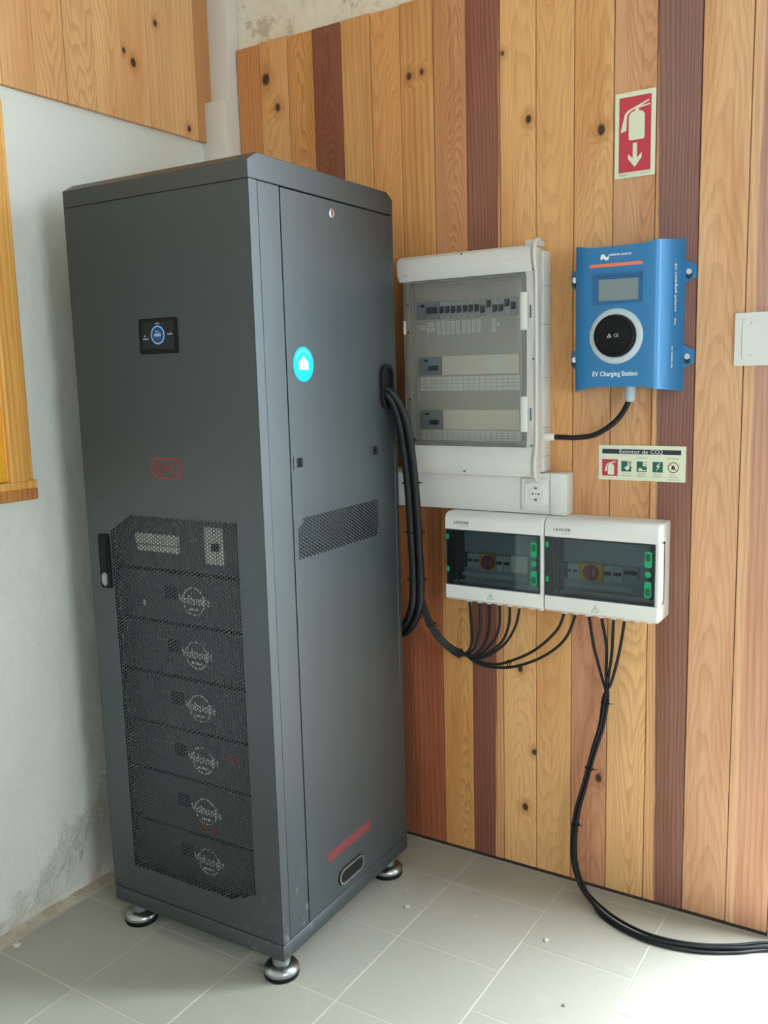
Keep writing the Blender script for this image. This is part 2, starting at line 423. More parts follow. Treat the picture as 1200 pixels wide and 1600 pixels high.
# ------------------------------------------------------------------ setting: floor, walls, ceiling
def struct(name, bm, mat, label=None):
    o = obj(name, bm, mat); o['kind'] = 'structure'
    if label: o['label'] = label
    return o
TP = 0.305
floor = struct('floor', bx(-0.2, RW+0.2, FW-0.2, 0.2, -0.12, -0.0009), 'grout', 'grey-beige ceramic tiled floor')
tbm = bx(0.0, TP-0.0028, 0.0, TP-0.0028, -0.012, 0.0, 0.0012, 1); finish(tbm)
tile_me = bpy.data.meshes.new('tile'); tbm.to_mesh(tile_me); tbm.free(); tile_me.materials.append(M['tile'])
def add_tile(x, y, me=tile_me):
    t = bpy.data.objects.new('tile', me); COL.objects.link(t); t.parent = floor; t.location = (x+0.0014, y+0.0014, random.uniform(-0.0004, 0.0))
i = 0
while 0.04+TP*i < RW-TP*0.3:
    x = 0.04+TP*i; off = 0.14 if i == 4 else 0.0
    y = -0.185-TP+off
    while y > FW:
        if x+TP <= RW: add_tile(x, y)
        y -= TP
    h = 0.185-off if off < 0.18 else 0
    if x+TP <= RW and h > 0.01:
        k = 'tile_cut_%.3f' % h
        if k not in bpy.data.meshes:
            b = bx(0.0, TP-0.0028, 0.0, h-0.0065, -0.012, 0.0, 0.0012, 1); finish(b); me = bpy.data.meshes.new(k); b.to_mesh(me); b.free(); me.materials.append(M['tile'])
        add_tile(x, -h, bpy.data.meshes[k])
    i += 1
mb = bmesh.new()                                  # uneven mortar strip along the foot of the white wall
prevs = None
for k in range(121):
    y = FW + (-FW)*k/120; wd = 0.036+random.uniform(-0.010, 0.004)
    row = [mb.verts.new(p) for p in ((0.0, y, 0.013+random.uniform(-.003,.003)), (wd*0.5, y, 0.006+random.uniform(-.002,.002)), (wd, y, -0.002))]
    if prevs:
        for q in range(2): mb.faces.new((prevs[q], prevs[q+1], row[q+1], row[q]))
    prevs = row
obj('mortar_strip', mb, 'mortar', floor, True)

# boarded wall (y = 0 is the face of the boards) with the doorway at its right
WB = bmesh.new()
bx(-0.2, DOOR[0], 0.020, 0.12, -0.05, CH, bm=WB); bx(DOOR[1], RW+0.2, 0.0, 0.12, -0.05, CH, bm=WB); bx(DOOR[0], DOOR[1], 0.0, 0.12, DOOR[2], CH, bm=WB)
wall_back = struct('wall_back', WB, 'plaster2', 'boarded wall with bare stained plaster above the boards')
H = lin
PK = [  # x0, x1, foot colour, head colour, mode, knots, heart, contrast, period
 (0.102,0.196,H(168,104,60),H(176,116,66),'str',[],None,.3,.012),
 (0.197,0.310,H(190,140,84),H(196,146,90),'cath',[(0.222,2.495,.017),(0.265,2.402,.013)],None,.35,.05),
 (0.311,0.410,H(182,126,70),H(186,132,76),'cath',[],None,.6,.04),
 (0.411,0.517,H(116,70,48),H(118,70,50),'cath',[],None,.55,.022),
 (0.518,0.624,H(190,140,84),H(188,138,82),'str',[],None,.3,.016),
 (0.625,0.727,H(128,74,50),H(190,134,78),'cath',[],None,.35,.06),  # the shadow low on this board is put into its foot colour
 (0.728,0.838,H(148,86,58),H(188,138,82),'str',[(0.757,2.405,.010),(0.80,2.41,.008)],None,.45,.02),
 (0.839,0.944,H(196,144,86),H(176,122,80),'cath',[],None,.55,.035),
 (0.945,1.048,H(116,70,54),H(122,76,58),'str',[],(1.018,H(186,134,86),1,-0.0125),.6,.011),
 (1.049,1.156,H(204,154,98),H(202,152,96),'cath',[(1.058,2.41,.007),(1.135,2.225,.011),(1.105,.648,.010),(1.150,.39,.009),(1.121,.205,.011)],None,.25,.06),
 (1.157,1.266,H(198,148,92),H(198,148,92),'cath',[],None,.22,.07),
 (1.267,1.374,H(178,124,90),H(198,150,96),'cath',[(1.341,2.165,.012),(1.352,0.352,.012)],None,.32,.06),
 (1.375,1.486,H(202,156,102),H(188,140,100),'cath',[],None,.42,.045),
 (1.487,1.597,H(124,84,68),H(122,86,76),'str',[],(1.521,H(196,146,98),-1,0.0135),.6,.010),
 (1.598,1.716,H(188,142,104),H(198,154,110),'cath',[],None,.26,.08),
 (1.717,1.825,H(182,134,102),H(166,126,108),'str',[],(1.742,H(196,152,112),-1,0.0),.35,.016),
]
def plank(parent, lo, hi, z0, z1, mat, axis='x'):
    j = random.uniform(-0.0008, 0.0008)
    if axis == 'x': b = bx(lo+.0006, hi-.0006, 0.0+j, 0.020, z0, z1, 0.0014, 1)
    else: b = bx(-0.001, 0.016+j, lo+.0006, hi-.0006, z0, z1, 0.0014, 1)
    return obj('plank', b, mat, parent)
for k, (x0, x1, c0, c1, md, kn, ht, ct, pr) in enumerate(PK):
    wm = wood('board_%02d' % k, c0, c1, 'x', md, k*1.37+0.3, (x0+x1)/2+random.uniform(-.02,.02), kn, ct, ht, pr, flip=random.choice((1,-1)), arch=random.uniform(50,90))
    plank(wall_back, x0, x1, 0.012, 2.608+random.uniform(-.004,.004), wm)
obj('base_gap_shade', bx(0.1, 1.825, 0.006, 0.02, -0.002, 0.014), 'gapshade', wall_back)  # dark strip standing in for the shade in the gap under the boards

wl = bmesh.new()                                 # white wall on the left with its window hole
WY0, WY1, WZ0, WZ1 = -2.05, -0.925, 1.275, 2.26
bx(-0.2, 0.0, WY1, 0.2, -0.05, CH, bm=wl); bx(-0.2, 0.0, FW-0.2, WY0, -0.05, CH, bm=wl)
bx(-0.2, 0.0, WY0, WY1, -0.05, WZ0, bm=wl); bx(-0.2, 0.0, WY0, WY1, WZ1, CH, bm=wl)
wall_left = struct('wall_left', wl, 'plaster', 'rough white plastered wall, boarded above head height')
ye = [0.0]+[-0.105*k for k in range(1, 22)]
LC = [H(176,128,80),H(206,160,106),H(202,156,104),H(208,162,108),H(206,160,106),H(194,148,96),H(196,150,98),H(190,144,92),H(206,160,104)]
LK = {2:[(-0.275,2.63,.009)],3:[(-0.41,2.515,.008),(-0.375,2.49,.011)],1:[(-0.150,2.345,.009)]}
for k in range(21):
    wm = wood('left_board_%02d' % k, LC[k % 9], None, 'y', 'cath' if k in (0,4,5,6) or k % 3 == 0 else 'str', k*2.1+9, -0.105*k-0.05, LK.get(k, ()), .45 if k in (4,5,6) else .22, None, .05 if k in (4,5,6) else .02, flip=-1) if k < 9 else wm
    plank(wall_left, ye[k+1], ye[k], 2.317, CH-0.02, wm, 'y')

wr = bmesh.new()
bx(RW, RW+0.2, WR[1], 0.2, -0.05, CH, bm=wr); bx(RW, RW+0.2, FW-0.2, WR[0], -0.05, CH, bm=wr)
bx(RW, RW+0.2, WR[0], WR[1], -0.05, WR[2], bm=wr); bx(RW, RW+0.2, WR[0], WR[1], WR[3], CH, bm=wr)
struct('wall_right', wr, 'walls')
wf = bx(-0.2, RW+0.2, FW-0.2, FW, -0.05, CH)
struct('wall_front', wf, 'walls')
struct('ceiling', bx(-0.2, RW+0.2, FW-0.2, 0.2, CH, CH+0.15), 'ceil')

# doorway frame at the end of the boards
dr = bpy.data.objects.new('door_1', None); COL.objects.link(dr); dr.location = (DOOR[0], 0.0, 0.0); dr['kind'] = 'structure'; dr['label'] = 'white doorway frame at the end of the boarded wall'
def dpart(name, bm): return obj(name, bm, 'white', dr, False, dr.location)
dpart('jamb', bx(1.8265, DOOR[0], 0.004, 0.06, 0.0, DOOR[2]+0.06, 0.003, 2)); dpart('jamb', bx(DOOR[1], DOOR[1]+0.09, -0.004, 0.06, 0.0, DOOR[2]+0.06, 0.003, 2))
dpart('head', bx(1.8265, DOOR[1]+0.09, 0.0, 0.06, DOOR[2], DOOR[2]+0.09, 0.003, 2))
struct('ground_outside', bx(-8, 12, 0.12, 14, -0.14, -0.03), 'concrete')

# window at the left edge: wooden frame, sill, yellow stile and an added grey board
wn = bpy.data.objects.new('window_1', None); COL.objects.link(wn); wn.location = (0.0, (WY0+WY1)/2, WZ0); wn['kind'] = 'structure'; wn['label'] = 'pine window frame with a yellow edge strip and an added grey board on the white wall'
M['pine'] = wood('pine_frame', H(206,154,78), None, 'y', 'str', 31.0, -0.9, [(-0.858,1.595,.008),(-0.862,1.71,.009),(-0.880,1.40,.009),(-0.875,1.90,.008)], .4, None, .018)
M['pinedk'] = wood('pine_sill', H(168,112,56), None, 'y', 'str', 37.0, -0.9, (), .4, None, .018)
M['pinew'] = M['pine']
def wpart(name, bm, mat, par=None): return obj(name, bm, mat, par or wn, False, wn.location if par is None else wn.location)
wpart('architrave', bx(-0.002, 0.010, WY1, -0.842, WZ0-0.035, 2.28, 0.002, 1), 'pine')
wpart('architrave', bx(-0.002, 0.010, WY0-0.083, WY0, WZ0-0.035, 2.28, 0.002, 1), 'pine')
wpart('architrave', bx(-0.002, 0.010, WY0, WY1, WZ1-0.02, 2.28, 0.002, 1), 'pine')
fr = wpart('window_frame', bx(-0.02, 0.026, -0.922, -0.866, WZ0, 2.26, 0.004, 2), 'pine')
bmf = bx(-0.02, 0.026, WY0-0.05, WY0+0.006, WZ0, 2.26, 0.004, 2); wpart('window_frame', bmf, 'pine')
wpart('window_frame', bx(-0.02, 0.026, WY0, WY1+0.004, 2.20, 2.26, 0.004, 2), 'pine')
wpart('window_sill', bx(-0.02, 0.024, WY0-0.083, -0.842, 1.254, 1.276, 0.002, 1), 'pine')
wpart('apron', bx(-0.002, 0.020, WY0-0.083, -0.838, 1.222, 1.255, 0.002, 1), 'pinedk')
M['fillboard'] = plain('fill_board_grey', lin(150, 150, 146), 0.6)
M['leafyellow'] = plain('yellow_paint', lin(228, 166, 40), 0.5, var=0.1)
wpart('window_fill_board', bx(-0.030, 0.004, WY0, WY1-0.0005, WZ0+0.002, 2.20, 0.003, 1), 'fillboard')  # unseen board instead of glass, added to keep the cabinet's reflection neutral
wpart('leaf_stile', bx(0.004, 0.010, WY1-0.060, WY1-0.0008, WZ0+0.003, 2.20, 0.002, 1), 'leafyellow')

# ------------------------------------------------------------------ battery cabinet (local frame: x along the front, y into the depth)
CX, CY, CR = 0.2199, -0.8414, 0.0241
CW, CD = 0.600, 0.6386
ZF, ZP, ZB, ZT = 0.0735, 0.1193, 1.9795, 2.040      # underside, plinth top, cover underside, cover top
def cw(u, v, z):
    return Vector((CX+u*math.cos(CR)-v*math.sin(CR), CY+u*math.sin(CR)+v*math.cos(CR), z))
cab = Thing('battery_cabinet', 'tall dark grey steel battery cabinet with perforated door and small screen', 'cabinet', (CX, CY, 0), CR, local=True)
cab.box('plinth', 0, CW, 0, CD, ZF, ZP-0.0015, 'cab', 0.003)
prof = [(0.0, ZB+0.0015), (CD, ZB+0.0015), (CD, 2.023), (CD-0.031, ZT), (0.034, ZT), (0.0, 2.021)]
cab.add('top_cover', prism(prof, 'side', 0.0, CW, bev=0.002, seg=2), 'cab')
# frame posts and fixed panels
cab.box('corner_post', CW-0.03, CW-0.0005, 0.0325, 0.1135, ZP, ZB, 'cab', 0.0012, 1)
cab.box('corner_post', CW-0.03, CW-0.0005, 0.6195, CD, ZP, ZB, 'cab', 0.0012, 1)
cab.box('corner_post', 0.0005, 0.03, 0.0325, 0.1135, ZP, ZB, 'cab', 0.0012, 1)
cab.box('corner_post', 0.0005, 0.03, 0.6195, CD, ZP, ZB, 'cab', 0.0012, 1)
cab.box('rear_panel', 0.03, CW-0.03, CD-0.008, CD-0.003, ZP, ZB, 'cab')
cab.box('far_side_panel', 0.0005, 0.006, 0.115, 0.618, ZP+0.001, ZB-0.001, 'cab', 0.001, 1)
# front door: sheet with an opening, hex-perforated field
PU0, PU1, PZ0, PZ1 = 0.086, 0.522, 0.200, 1.199
d = bmesh.new(); T0, T1 = 0.0, 0.0012
bx(0.0, CW, T0, T1, PZ1-0.001, ZB, bm=d); bx(0.0, CW, T0, T1, ZP+0.001, PZ0+0.001, bm=d)
bx(0.0, PU0+0.001, T0, T1, PZ0+0.001, PZ1-0.001, bm=d); bx(PU1-0.001, CW, T0, T1, PZ0+0.001, PZ1-0.001, bm=d)
for (a, b) in ((0.0, 0.0015), (CW-0.0015, CW)): bx(a, b, T0, 0.0305, ZP+0.001, ZB, bm=d)
bx(0.0, CW, T0, 0.0305, ZB-0.0015, ZB, bm=d); bx(0.0, CW, T0, 0.0305, ZP+0.001, ZP+0.0025, bm=d)
door = cab.add('front_door', d, 'cab')
def ftest(a, b):
    if not (PU0 <= a <= PU1 and PZ0 <= b <= PZ1): return False
    return (a-PU0)/0.080 + (PZ1-b)/0.046 >= 0.98 and (PU1-a)/0.080 + (b-PZ0)/0.044 >= 0.98
me = hexpanel(ftest, PU0-0.012, PU1+0.014, PZ0-0.014, PZ1+0.012, 'front', 0.0004)
me.materials.append(M['cab']); g = bpy.data.objects.new('perforated_grille', me); COL.objects.link(g); g.parent = door; g['kind'] = 'stuff'
g['label'] = 'field of small honeycomb holes in the cabinet door'
# door handle
hd = cab.add('door_handle', prism(rrect(0.0415, 0.0800, 0.995, 1.141, 0.005), 'front', 0.0, 0.006, bev=0.0015), 'black', door)
cab.add('handle_lever', prism(rrect(0.050, 0.072, 1.040, 1.132, 0.004), 'front', 0.0055, 0.010, bev=0.002), M['rubber'], door)
cab.add('handle_button', prism(rrect(0.0495, 0.0690, 1.001, 1.037, 0.009), 'front', 0.006, 0.0095, bev=0.002), 'steel', door)
# touch display
ds = cab.add('display', prism(rrect(0.2395, 0.3650, 1.6045, 1.6900, 0.004), 'front', 0.0, 0.003, bev=0.001), 'black')
cab.add('screen', prism(rect(0.2495, 0.3555, 1.6155, 1.6825), 'front', 0.003, 0.0033), 'screenbg', ds)
cab.add('charge_ring', band(circ(0.3025, 1.6495, 0.0225, 40), circ(0.3025, 1.6495, 0.0192, 40), 'front', 0.0033, 0.0036), 'glowblue', ds)
cab.add('ring_fill', prism(circ(0.3025, 1.6495, 0.0192, 40), 'front', 0.0033, 0.0035), 'glowdeep', ds)
cab.text('100%', 'front', 0.3028, 1.6495, 0.0036, 0.022, 'glowwhite', ds, height=0.0075)
cab.text('BATTERY', 'front', 0.3015, 1.6575, 0.0036, 0.013, 'glowwhite', ds, height=0.0024)
cab.text('53.5V 0.0A', 'front', 0.3035, 1.6415, 0.0036, 0.020, 'inkgrey', ds, height=0.0024)
cab.text('STATUS', 'front', 0.3030, 1.6770, 0.0036, 0.014, 'glowwhite', ds, height=0.0030)
cab.text('ALARM', 'front', 0.3420, 1.6505, 0.0036, 0.017, 'glowwhite', ds, height=0.0032)
cab.text('PV', 'front', 0.2605, 1.6480, 0.0036, 0.006, 'glowwhite', ds, height=0.0032)
cab.text('MODULE', 'front', 0.2625, 1.6410, 0.0036, 0.018, 'glowwhite', ds, height=0.0032)
# RPC badge
rb = cab.add('badge', band(rrect(0.249, 0.355, 1.2955, 1.3505, 0.022, 6), rrect(0.2545, 0.3495, 1.301, 1.345, 0.0175, 6), 'front', 0.0002, 0.0006), 'redprint', door)
cab.text('RPC', 'front', 0.3020, 1.3230, 0.0003, 0.078, 'redprint', door, height=0.030, bold=0.004)
# near side panel (x = CW) with vent, latches, lock, cable grommet, hand hole
SV0, SV1, SZ0, SZ1 = 0.133, 0.516, 1.088, 1.193
s_ = bmesh.new(); A0, A1 = CW-0.0012, CW
HV, HZ, HL, HH = 0.318, 0.166, 0.062, 0.023
bx(A0, A1, 0.1160, 0.6175, SZ1-0.001, ZB-0.0025, bm=s_); bx(A0, A1, 0.1160, 0.6175, ZP+0.001, SZ0+0.001, bm=s_)
bx(A0, A1, 0.1160, SV0+0.001, SZ0+0.001, SZ1-0.001, bm=s_); bx(A0, A1, SV1-0.001, 0.6175, SZ0+0.001, SZ1-0.001, bm=s_)
side = cab.add('side_panel', s_, 'cab')
def stest(a, b):
    if not (SV0 <= a <= SV1 and SZ0 <= b <= SZ1): return False
    return (a-SV0)/0.030 + (SZ1-b)/0.030 >= 0.98 and (SV1-a)/0.018 + (b-SZ0)/0.018 >= 0.98
me = hexpanel(stest, SV0-0.013, SV1+0.014, SZ0-0.014, SZ1+0.013, 'side', CW+0.0004, web=0.14)
me.materials.append(M['cab']); g = bpy.data.objects.new('vent_grille', me); COL.objects.link(g); g.parent = side; g['kind'] = 'stuff'
g['label'] = 'band of small vent holes in the cabinet side'
cab.add('lock', lathe([(0.0, 0.0), (0.0125, 0.0), (0.0125, 0.004), (0.010, 0.006), (0.0085, 0.006), (0.008, 0.005), (0.0, 0.005)], 'side', 0.325, 1.9455, 24, ), 'chrome', side, True).location.x = CW
ks = cab.add('keyhole', prism(rect(0.3238, 0.3262, 1.9405, 1.9505), 'side', CW+0.005, CW+0.0054), 'black', side)
for v, z in ((0.148, 1.331), (0.505, 1.331)):
    l = cab.add('latch', band(rrect(v-0.023, v+0.023, z-0.017, z+0.017, 0.002, 2), rrect(v-0.011, v+0.014, z-0.012, z+0.012, 0.002, 2), 'side', CW-0.0, CW+0.0018), 'cab', side)
    cab.add('latch_slot', prism(rect(v-0.011, v+0.014, z-0.012, z+0.012), 'side', CW, CW+0.0006), 'black', l)
    cab.add('latch_tongue', prism(rrect(v+0.003, v+0.0135, z-0.010, z+0.010, 0.003, 3), 'side', CW+0.0006, CW+0.0030), 'rubber', l)
def obround(ca, cb, hl, hh, n=10, vert=False):
    out = []
    for s in (1, -1):
        for k in range(n+1):
            t = math.radians(-90+180*k/n) if s > 0 else math.radians(90+180*k/n)
            p = ((hl-hh)*s+hh*math.cos(t), hh*math.sin(t))
            out.append((ca-p[1], cb+p[0]) if vert else (ca+p[0], cb+p[1]))
    return out
hh = cab.add('hand_hole_ring', band(obround(HV, HZ, HL, HH), obround(HV, HZ, HL-0.006, HH-0.006), 'side', CW, CW+0.005), 'chrome', side, True)
cab.add('hand_hole', prism(obround(HV, HZ, HL-0.006, HH-0.006), 'side', CW, CW+0.0012), 'black', side)
cab.add('hand_hole_lip', band(obround(HV, HZ, HL+0.003, HH+0.003), obround(HV, HZ, HL, HH), 'side', CW, CW+0.002), 'black', side)
gr = cab.add('cable_grommet', band(obround(0.577, 1.505, 0.064, 0.033, vert=True), obround(0.577, 1.505, 0.055, 0.024, vert=True), 'side', CW, CW+0.010), 'rubber', side, True)
cab.add('cable_opening', prism(obround(0.577, 1.505, 0.055, 0.024, vert=True), 'side', CW, CW+0.0008), 'black', side)
# sticker
st = cab.add('round_sticker', prism(circ(0.183, 1.570, 0.0425, 44), 'side', CW, CW+0.0006), 'cyan', side)
cab.add('sticker_house', prism([(0.163,1.558),(0.203,1.556),(0.203,1.574),(0.1835,1.590),(0.163,1.575)], 'side', CW+0.0006, CW+0.0009), 'inkwhite', st)
arc = circ(0.183, 1.570, 0.0345, 20, None, 28, 158); arc2 = circ(0.183, 1.570, 0.0305, 20, None, 28, 158)
cab.add('sticker_motto', prism(arc+arc2[::-1], 'side', CW+0.0006, CW+0.0009), 'cyanlt', st)
lb = bmesh.new()
for (a0, b0, a1, b1) in ((0.1825,1.5585,0.1835,1.582),(0.172,1.570,0.1825,1.563),(0.194,1.573,0.1835,1.561)):
    dv = Vector((a1-a0, b1-b0)).normalized()*0.0009; prism([(a0-dv.y,b0+dv.x),(a0+dv.y,b0-dv.x),(a1+dv.y,b1-dv.x),(a1-dv.y,b1+dv.x)], 'side', CW+0.0009, CW+0.0011, lb)
cab.add('sticker_sprig', lb, 'inkgrey', st)
cab.add('red_stripe', prism(rect(0.207, 0.428, 0.239, 0.267), 'side', CW, CW+0.0004), 'redstripe', side)
# levelling feet
for u in (0.047, CW-0.047):
    for v in (0.047, CD-0.047):
        f = cab.add('levelling_foot', lathe([(0.0,0.013),(0.046,0.013),(0.0465,0.021),(0.042,0.028),(0.030,0.0335),(0.022,0.036),(0.0,0.036)], 'flat', u, v, 32), 'footmetal', None, True)
        cab.add('rubber_pad', lathe([(0.0,0.0),(0.045,0.0),(0.0465,0.004),(0.0465,0.0125),(0.0,0.0135)], 'flat', u, v, 32), 'rubber', f, True)
        cab.add('stem', lathe([(0.024,0.034),(0.024,0.052),(0.014,0.056),(0.012,0.066),(0.008,ZF+0.002)], 'flat', u, v, 16), 'steel', f, True)

# ------------------------------------------------------------------ slide-in units behind the perforated door
def unit(name, label, cat, z0, z1, group=None):
    return Thing(name, label, cat, tuple(cw(0.0, 0.0, 0.0)), CR, group, local=True)
MZ = [(0.909,1.040),(0.763,0.900),(0.616,0.753),(0.478,0.607),(0.323,0.469),(0.178,0.314)]
ML = ['topmost battery module behind the perforated door, directly under the control unit', 'second battery module from the top behind the perforated door',
      'third battery module from the top behind the perforated door', 'fourth battery module from the top, red label at its right end',
      'fifth battery module from the top, red label under its round logo', 'lowest battery module behind the perforated door']
FY = 0.050                                       # unit fronts sit this far behind the door
for k, ((z0, z1), lab) in enumerate(zip(MZ, ML)):
    t = unit('battery_module', lab, 'battery', z0, z1, 'battery modules in the cabinet')
    t.e.location = cw(0.3, 0.0, z0); t.org = (0.3, 0.0, z0)
    t.box('case', 0.075, 0.525, FY+0.002, FY+0.42, z0, z1, 'modside', 0.002, 1); t.box('face_plate', 0.075, 0.525, FY, FY+0.002, z0+0.0005, z1-0.0005, 'module')
    t.box('mounting_ear', 0.055, 0.075, FY, FY+0.003, z0, z1, 'module'); t.box('mounting_ear', 0.525, 0.545, FY, FY+0.003, z0, z1, 'module')
    zc = 0.972-0.145*k
    for u in (0.070, 0.532):
        t.add('handle', tube(catmull([(u, FY, zc+0.034), (u, FY-0.018, zc+0.030), (u, FY-0.018, zc-0.044), (u, FY, zc-0.048)], 6), 0.0022, 8), 'steel')
    dk = t.add('connector_block', prism(rect(0.222, 0.262, zc+0.000, zc+0.034), 'front', -FY, -FY+0.004), 'black')
    lg = t.add('round_logo', band(circ(0.318, zc, 0.0375, 44), circ(0.318, zc, 0.0345, 44), 'front', -FY, -FY+0.0006), 'inkwhite')
    t.text('Voltsmile', 'front', 0.320, zc+0.004, -FY+0.0004, 0.108, 'inkwhite', lg, height=0.025, bold=0.012)
    t.add('logo_bar', prism(rrect(0.300, 0.335, zc-0.0245, zc-0.0185, 0.002, 2), 'front', -FY, -FY+0.0006), 'inkwhite', lg)
    t.text('V2.0', 'front', 0.487, z0+0.022, -FY+0.0004, 0.020, 'inkgrey', height=0.008)
    t.text('RUN ALM RS485', 'front', 0.200, zc+0.030, -FY+0.0004, 0.034, 'inkgrey', height=0.006)
    if k == 0: t.add('earth_screw', lathe([(0.011,-FY),(0.011,-FY+0.005),(0.007,-FY+0.008),(0.0,-FY+0.008)], 'front', 0.142, 0.951, 16), 'chrome', None, True)
    if k == 3: t.add('red_label', prism(rect(0.395, 0.448, zc+0.012, zc+0.036), 'front', -FY, -FY+0.0008), 'redprint')
    if k == 4: t.add('red_label', prism(rect(0.288, 0.358, zc-0.058, zc-0.036), 'front', -FY, -FY+0.0008), 'redprint')
t = unit('control_unit', 'control unit with pale breaker plates above the battery modules', 'control unit', 1.050, 1.225)
t.e.location = cw(0.3, 0.0, 1.050); t.org = (0.3, 0.0, 1.050)
t.box('case', 0.075, 0.525, FY+0.002, FY+0.42, 1.050, 1.225, 'modside', 0.002, 1); t.box('face_plate', 0.075, 0.525, FY, FY+0.002, 1.0505, 1.2245, 'module')
t.box('mounting_ear', 0.055, 0.075, FY, FY+0.003, 1.050, 1.225, 'module'); t.box('mounting_ear', 0.525, 0.545, FY, FY+0.003, 1.050, 1.225, 'module')
t.add('handle', tube(catmull([(0.070, FY, 1.165), (0.070, FY-0.018, 1.160), (0.070, FY-0.018, 1.090), (0.070, FY, 1.085)], 6), 0.0022, 8), 'steel')
t.add('terminal_strip', prism(rect(0.130, 0.280, 1.1145, 1.142), 'front', -FY, -FY+0.006), 'paper'); t.add('terminal_strip', prism(rect(0.133, 0.281, 1.096, 1.1115), 'front', -FY, -FY+0.006), 'paper')
t.add('breaker_plate', prism(rect(0.371, 0.431, 1.077, 1.172), 'front', -FY, -FY+0.004), 'paper')
t.add('breaker_toggle', prism(rect(0.399, 0.419, 1.113, 1.132), 'front', -FY+0.004, -FY+0.012), 'black')
t.text('RS485  CAN  DRY', 'front', 0.195, 1.152, -FY+0.0004, 0.090, 'inkgrey', height=0.007)
t.text('DC BREAKER', 'front', 0.400, 1.182, -FY+0.0004, 0.060, 'inkgrey', height=0.007)
t.text('OFF', 'front', 0.357, 1.124, -FY+0.0004, 0.012, 'inkgrey', height=0.006); t.text('ON', 'front', 0.445, 1.124, -FY+0.0004, 0.010, 'inkgrey', height=0.006)

# ------------------------------------------------------------------ cable ducts
vt = Thing('cable_duct', 'white plastic cable duct rising in the corner behind the cabinet', 'duct', (0.05, -0.03, 0.0))
vt.box('duct_cover', 0.0, 0.098, -0.037, 0.019, 2.42, CH-0.002, 'duct', 0.003)
vt.box('duct_base', -0.0, 0.100, -0.070, 0.019, 0.02, 2.442, 'duct', 0.004)
ht = Thing('cable_duct', 'white horizontal cable duct under the large breaker board', 'duct', (0.68, -0.03, 1.135))
ht.box('duct_cover', 0.102, 1.2215, -0.055, -0.0015, 1.135, 1.2515, 'duct', 0.003)
ht.box('end_cap', 1.222, 1.271, -0.058, -0.0015, 1.134, 1.2535, 'white', 0.004)
so = Thing('wall_socket', 'white round earthed socket set in the horizontal cable duct', 'socket', (1.180, -0.055, 1.150))
so.add('plate', prism(rrect(1.138, 1.2205, 1.146, 1.236, 0.004), 'front', 0.055, 0.062, bev=0.002), 'white')
so.add('insert', prism(rrect(1.150, 1.208, 1.158, 1.224, 0.004), 'front', 0.062, 0.066, bev=0.0015), 'white')
sw = so.add('socket_well', lathe([(0.0205,0.0668),(0.0195,0.0668),(0.0185,0.0602),(0.0,0.0602)], 'front', 1.183, 1.194, 32), 'board', None, True)
for da, db, r in ((-0.0095,0,0.0026),(0.0095,0,0.0026),(0.0,0,0.0016)):
    so.add('pin_hole', prism(circ(1.183+da, 1.194+db, r, 12), 'front', 0.0665, 0.0672), 'ink')
for s in (1, -1): so.add('earth_clip', prism(rect(1.179, 1.187, 1.194+s*0.0165-0.002, 1.194+s*0.0165+0.002), 'front', 0.0665, 0.0674), 'ink')

# ------------------------------------------------------------------ large breaker board
bb = Thing('breaker_board', 'large pale grey breaker board with transparent door, left of the blue charger', 'breaker board', (0.985, 0.0, 1.252))
bb.box('back_box', 0.776, 1.204, -0.057, -0.0015, 1.2545, 1.865, 'board', 0.006)
def cover_prof(z0, z1, up):
    # rounded nose of the cover, seen from the side: (depth y, z)
    pts = []
    return pts
top = [( -0.045,1.877),(-0.092,1.877),(-0.106,1.868),(-0.112,1.848),(-0.108,1.822),(-0.098,1.806),(-0.045,1.806)]
bot = [( -0.045,1.328),(-0.098,1.328),(-0.106,1.312),(-0.111,1.285),(-0.108,1.262),(-0.096,1.246),(-0.045,1.242)]
bb.add('upper_cover', prism(top, 'side', 0.768, 1.189, bev=0.004, seg=2), 'board', None, True)
bb.add('lower_cover', prism(bot, 'side', 0.770, 1.187, bev=0.004, seg=2), 'board', None, True)
# right stile with its wavy raised edge
stile = [(-0.060,1.250),(-0.060,1.872),(-0.098,1.872),(-0.108,1.855),(-0.104,1.83),(-0.096,1.808),(-0.094,1.78),(-0.094,1.35),(-0.096,1.322),(-0.104,1.30),(-0.108,1.27),(-0.098,1.250)]
bb.add('side_stile', prism(stile, 'side', 1.1665, 1.197, bev=0.004, seg=2), 'board', None, True)
lipA = [Vector((1.198, y-0.001, z)) for y, z in ((-0.075,1.889),(-0.098,1.884),(-0.111,1.86),(-0.107,1.83),(-0.097,1.795),(-0.0945,1.70),(-0.0945,1.45),(-0.097,1.335),(-0.107,1.30),(-0.110,1.27),(-0.100,1.241),(-0.078,1.238))]
bb.add('side_lip', tube(catmull(lipA, 4), 0.0055, 8), 'board', None, True)
bb.box('top_clip', 1.163, 1.200, -0.094, -0.040, 1.872, 1.889, 'board', 0.003)
bb.box('left_stile', 0.778, 0.800, -0.094, -0.060, 1.326, 1.808, 'boardin', 0.002)
pan = bb.box('inner_panel', 0.7985, 1.168, -0.0662, -0.050, 1.326, 1.808, 'boardin')
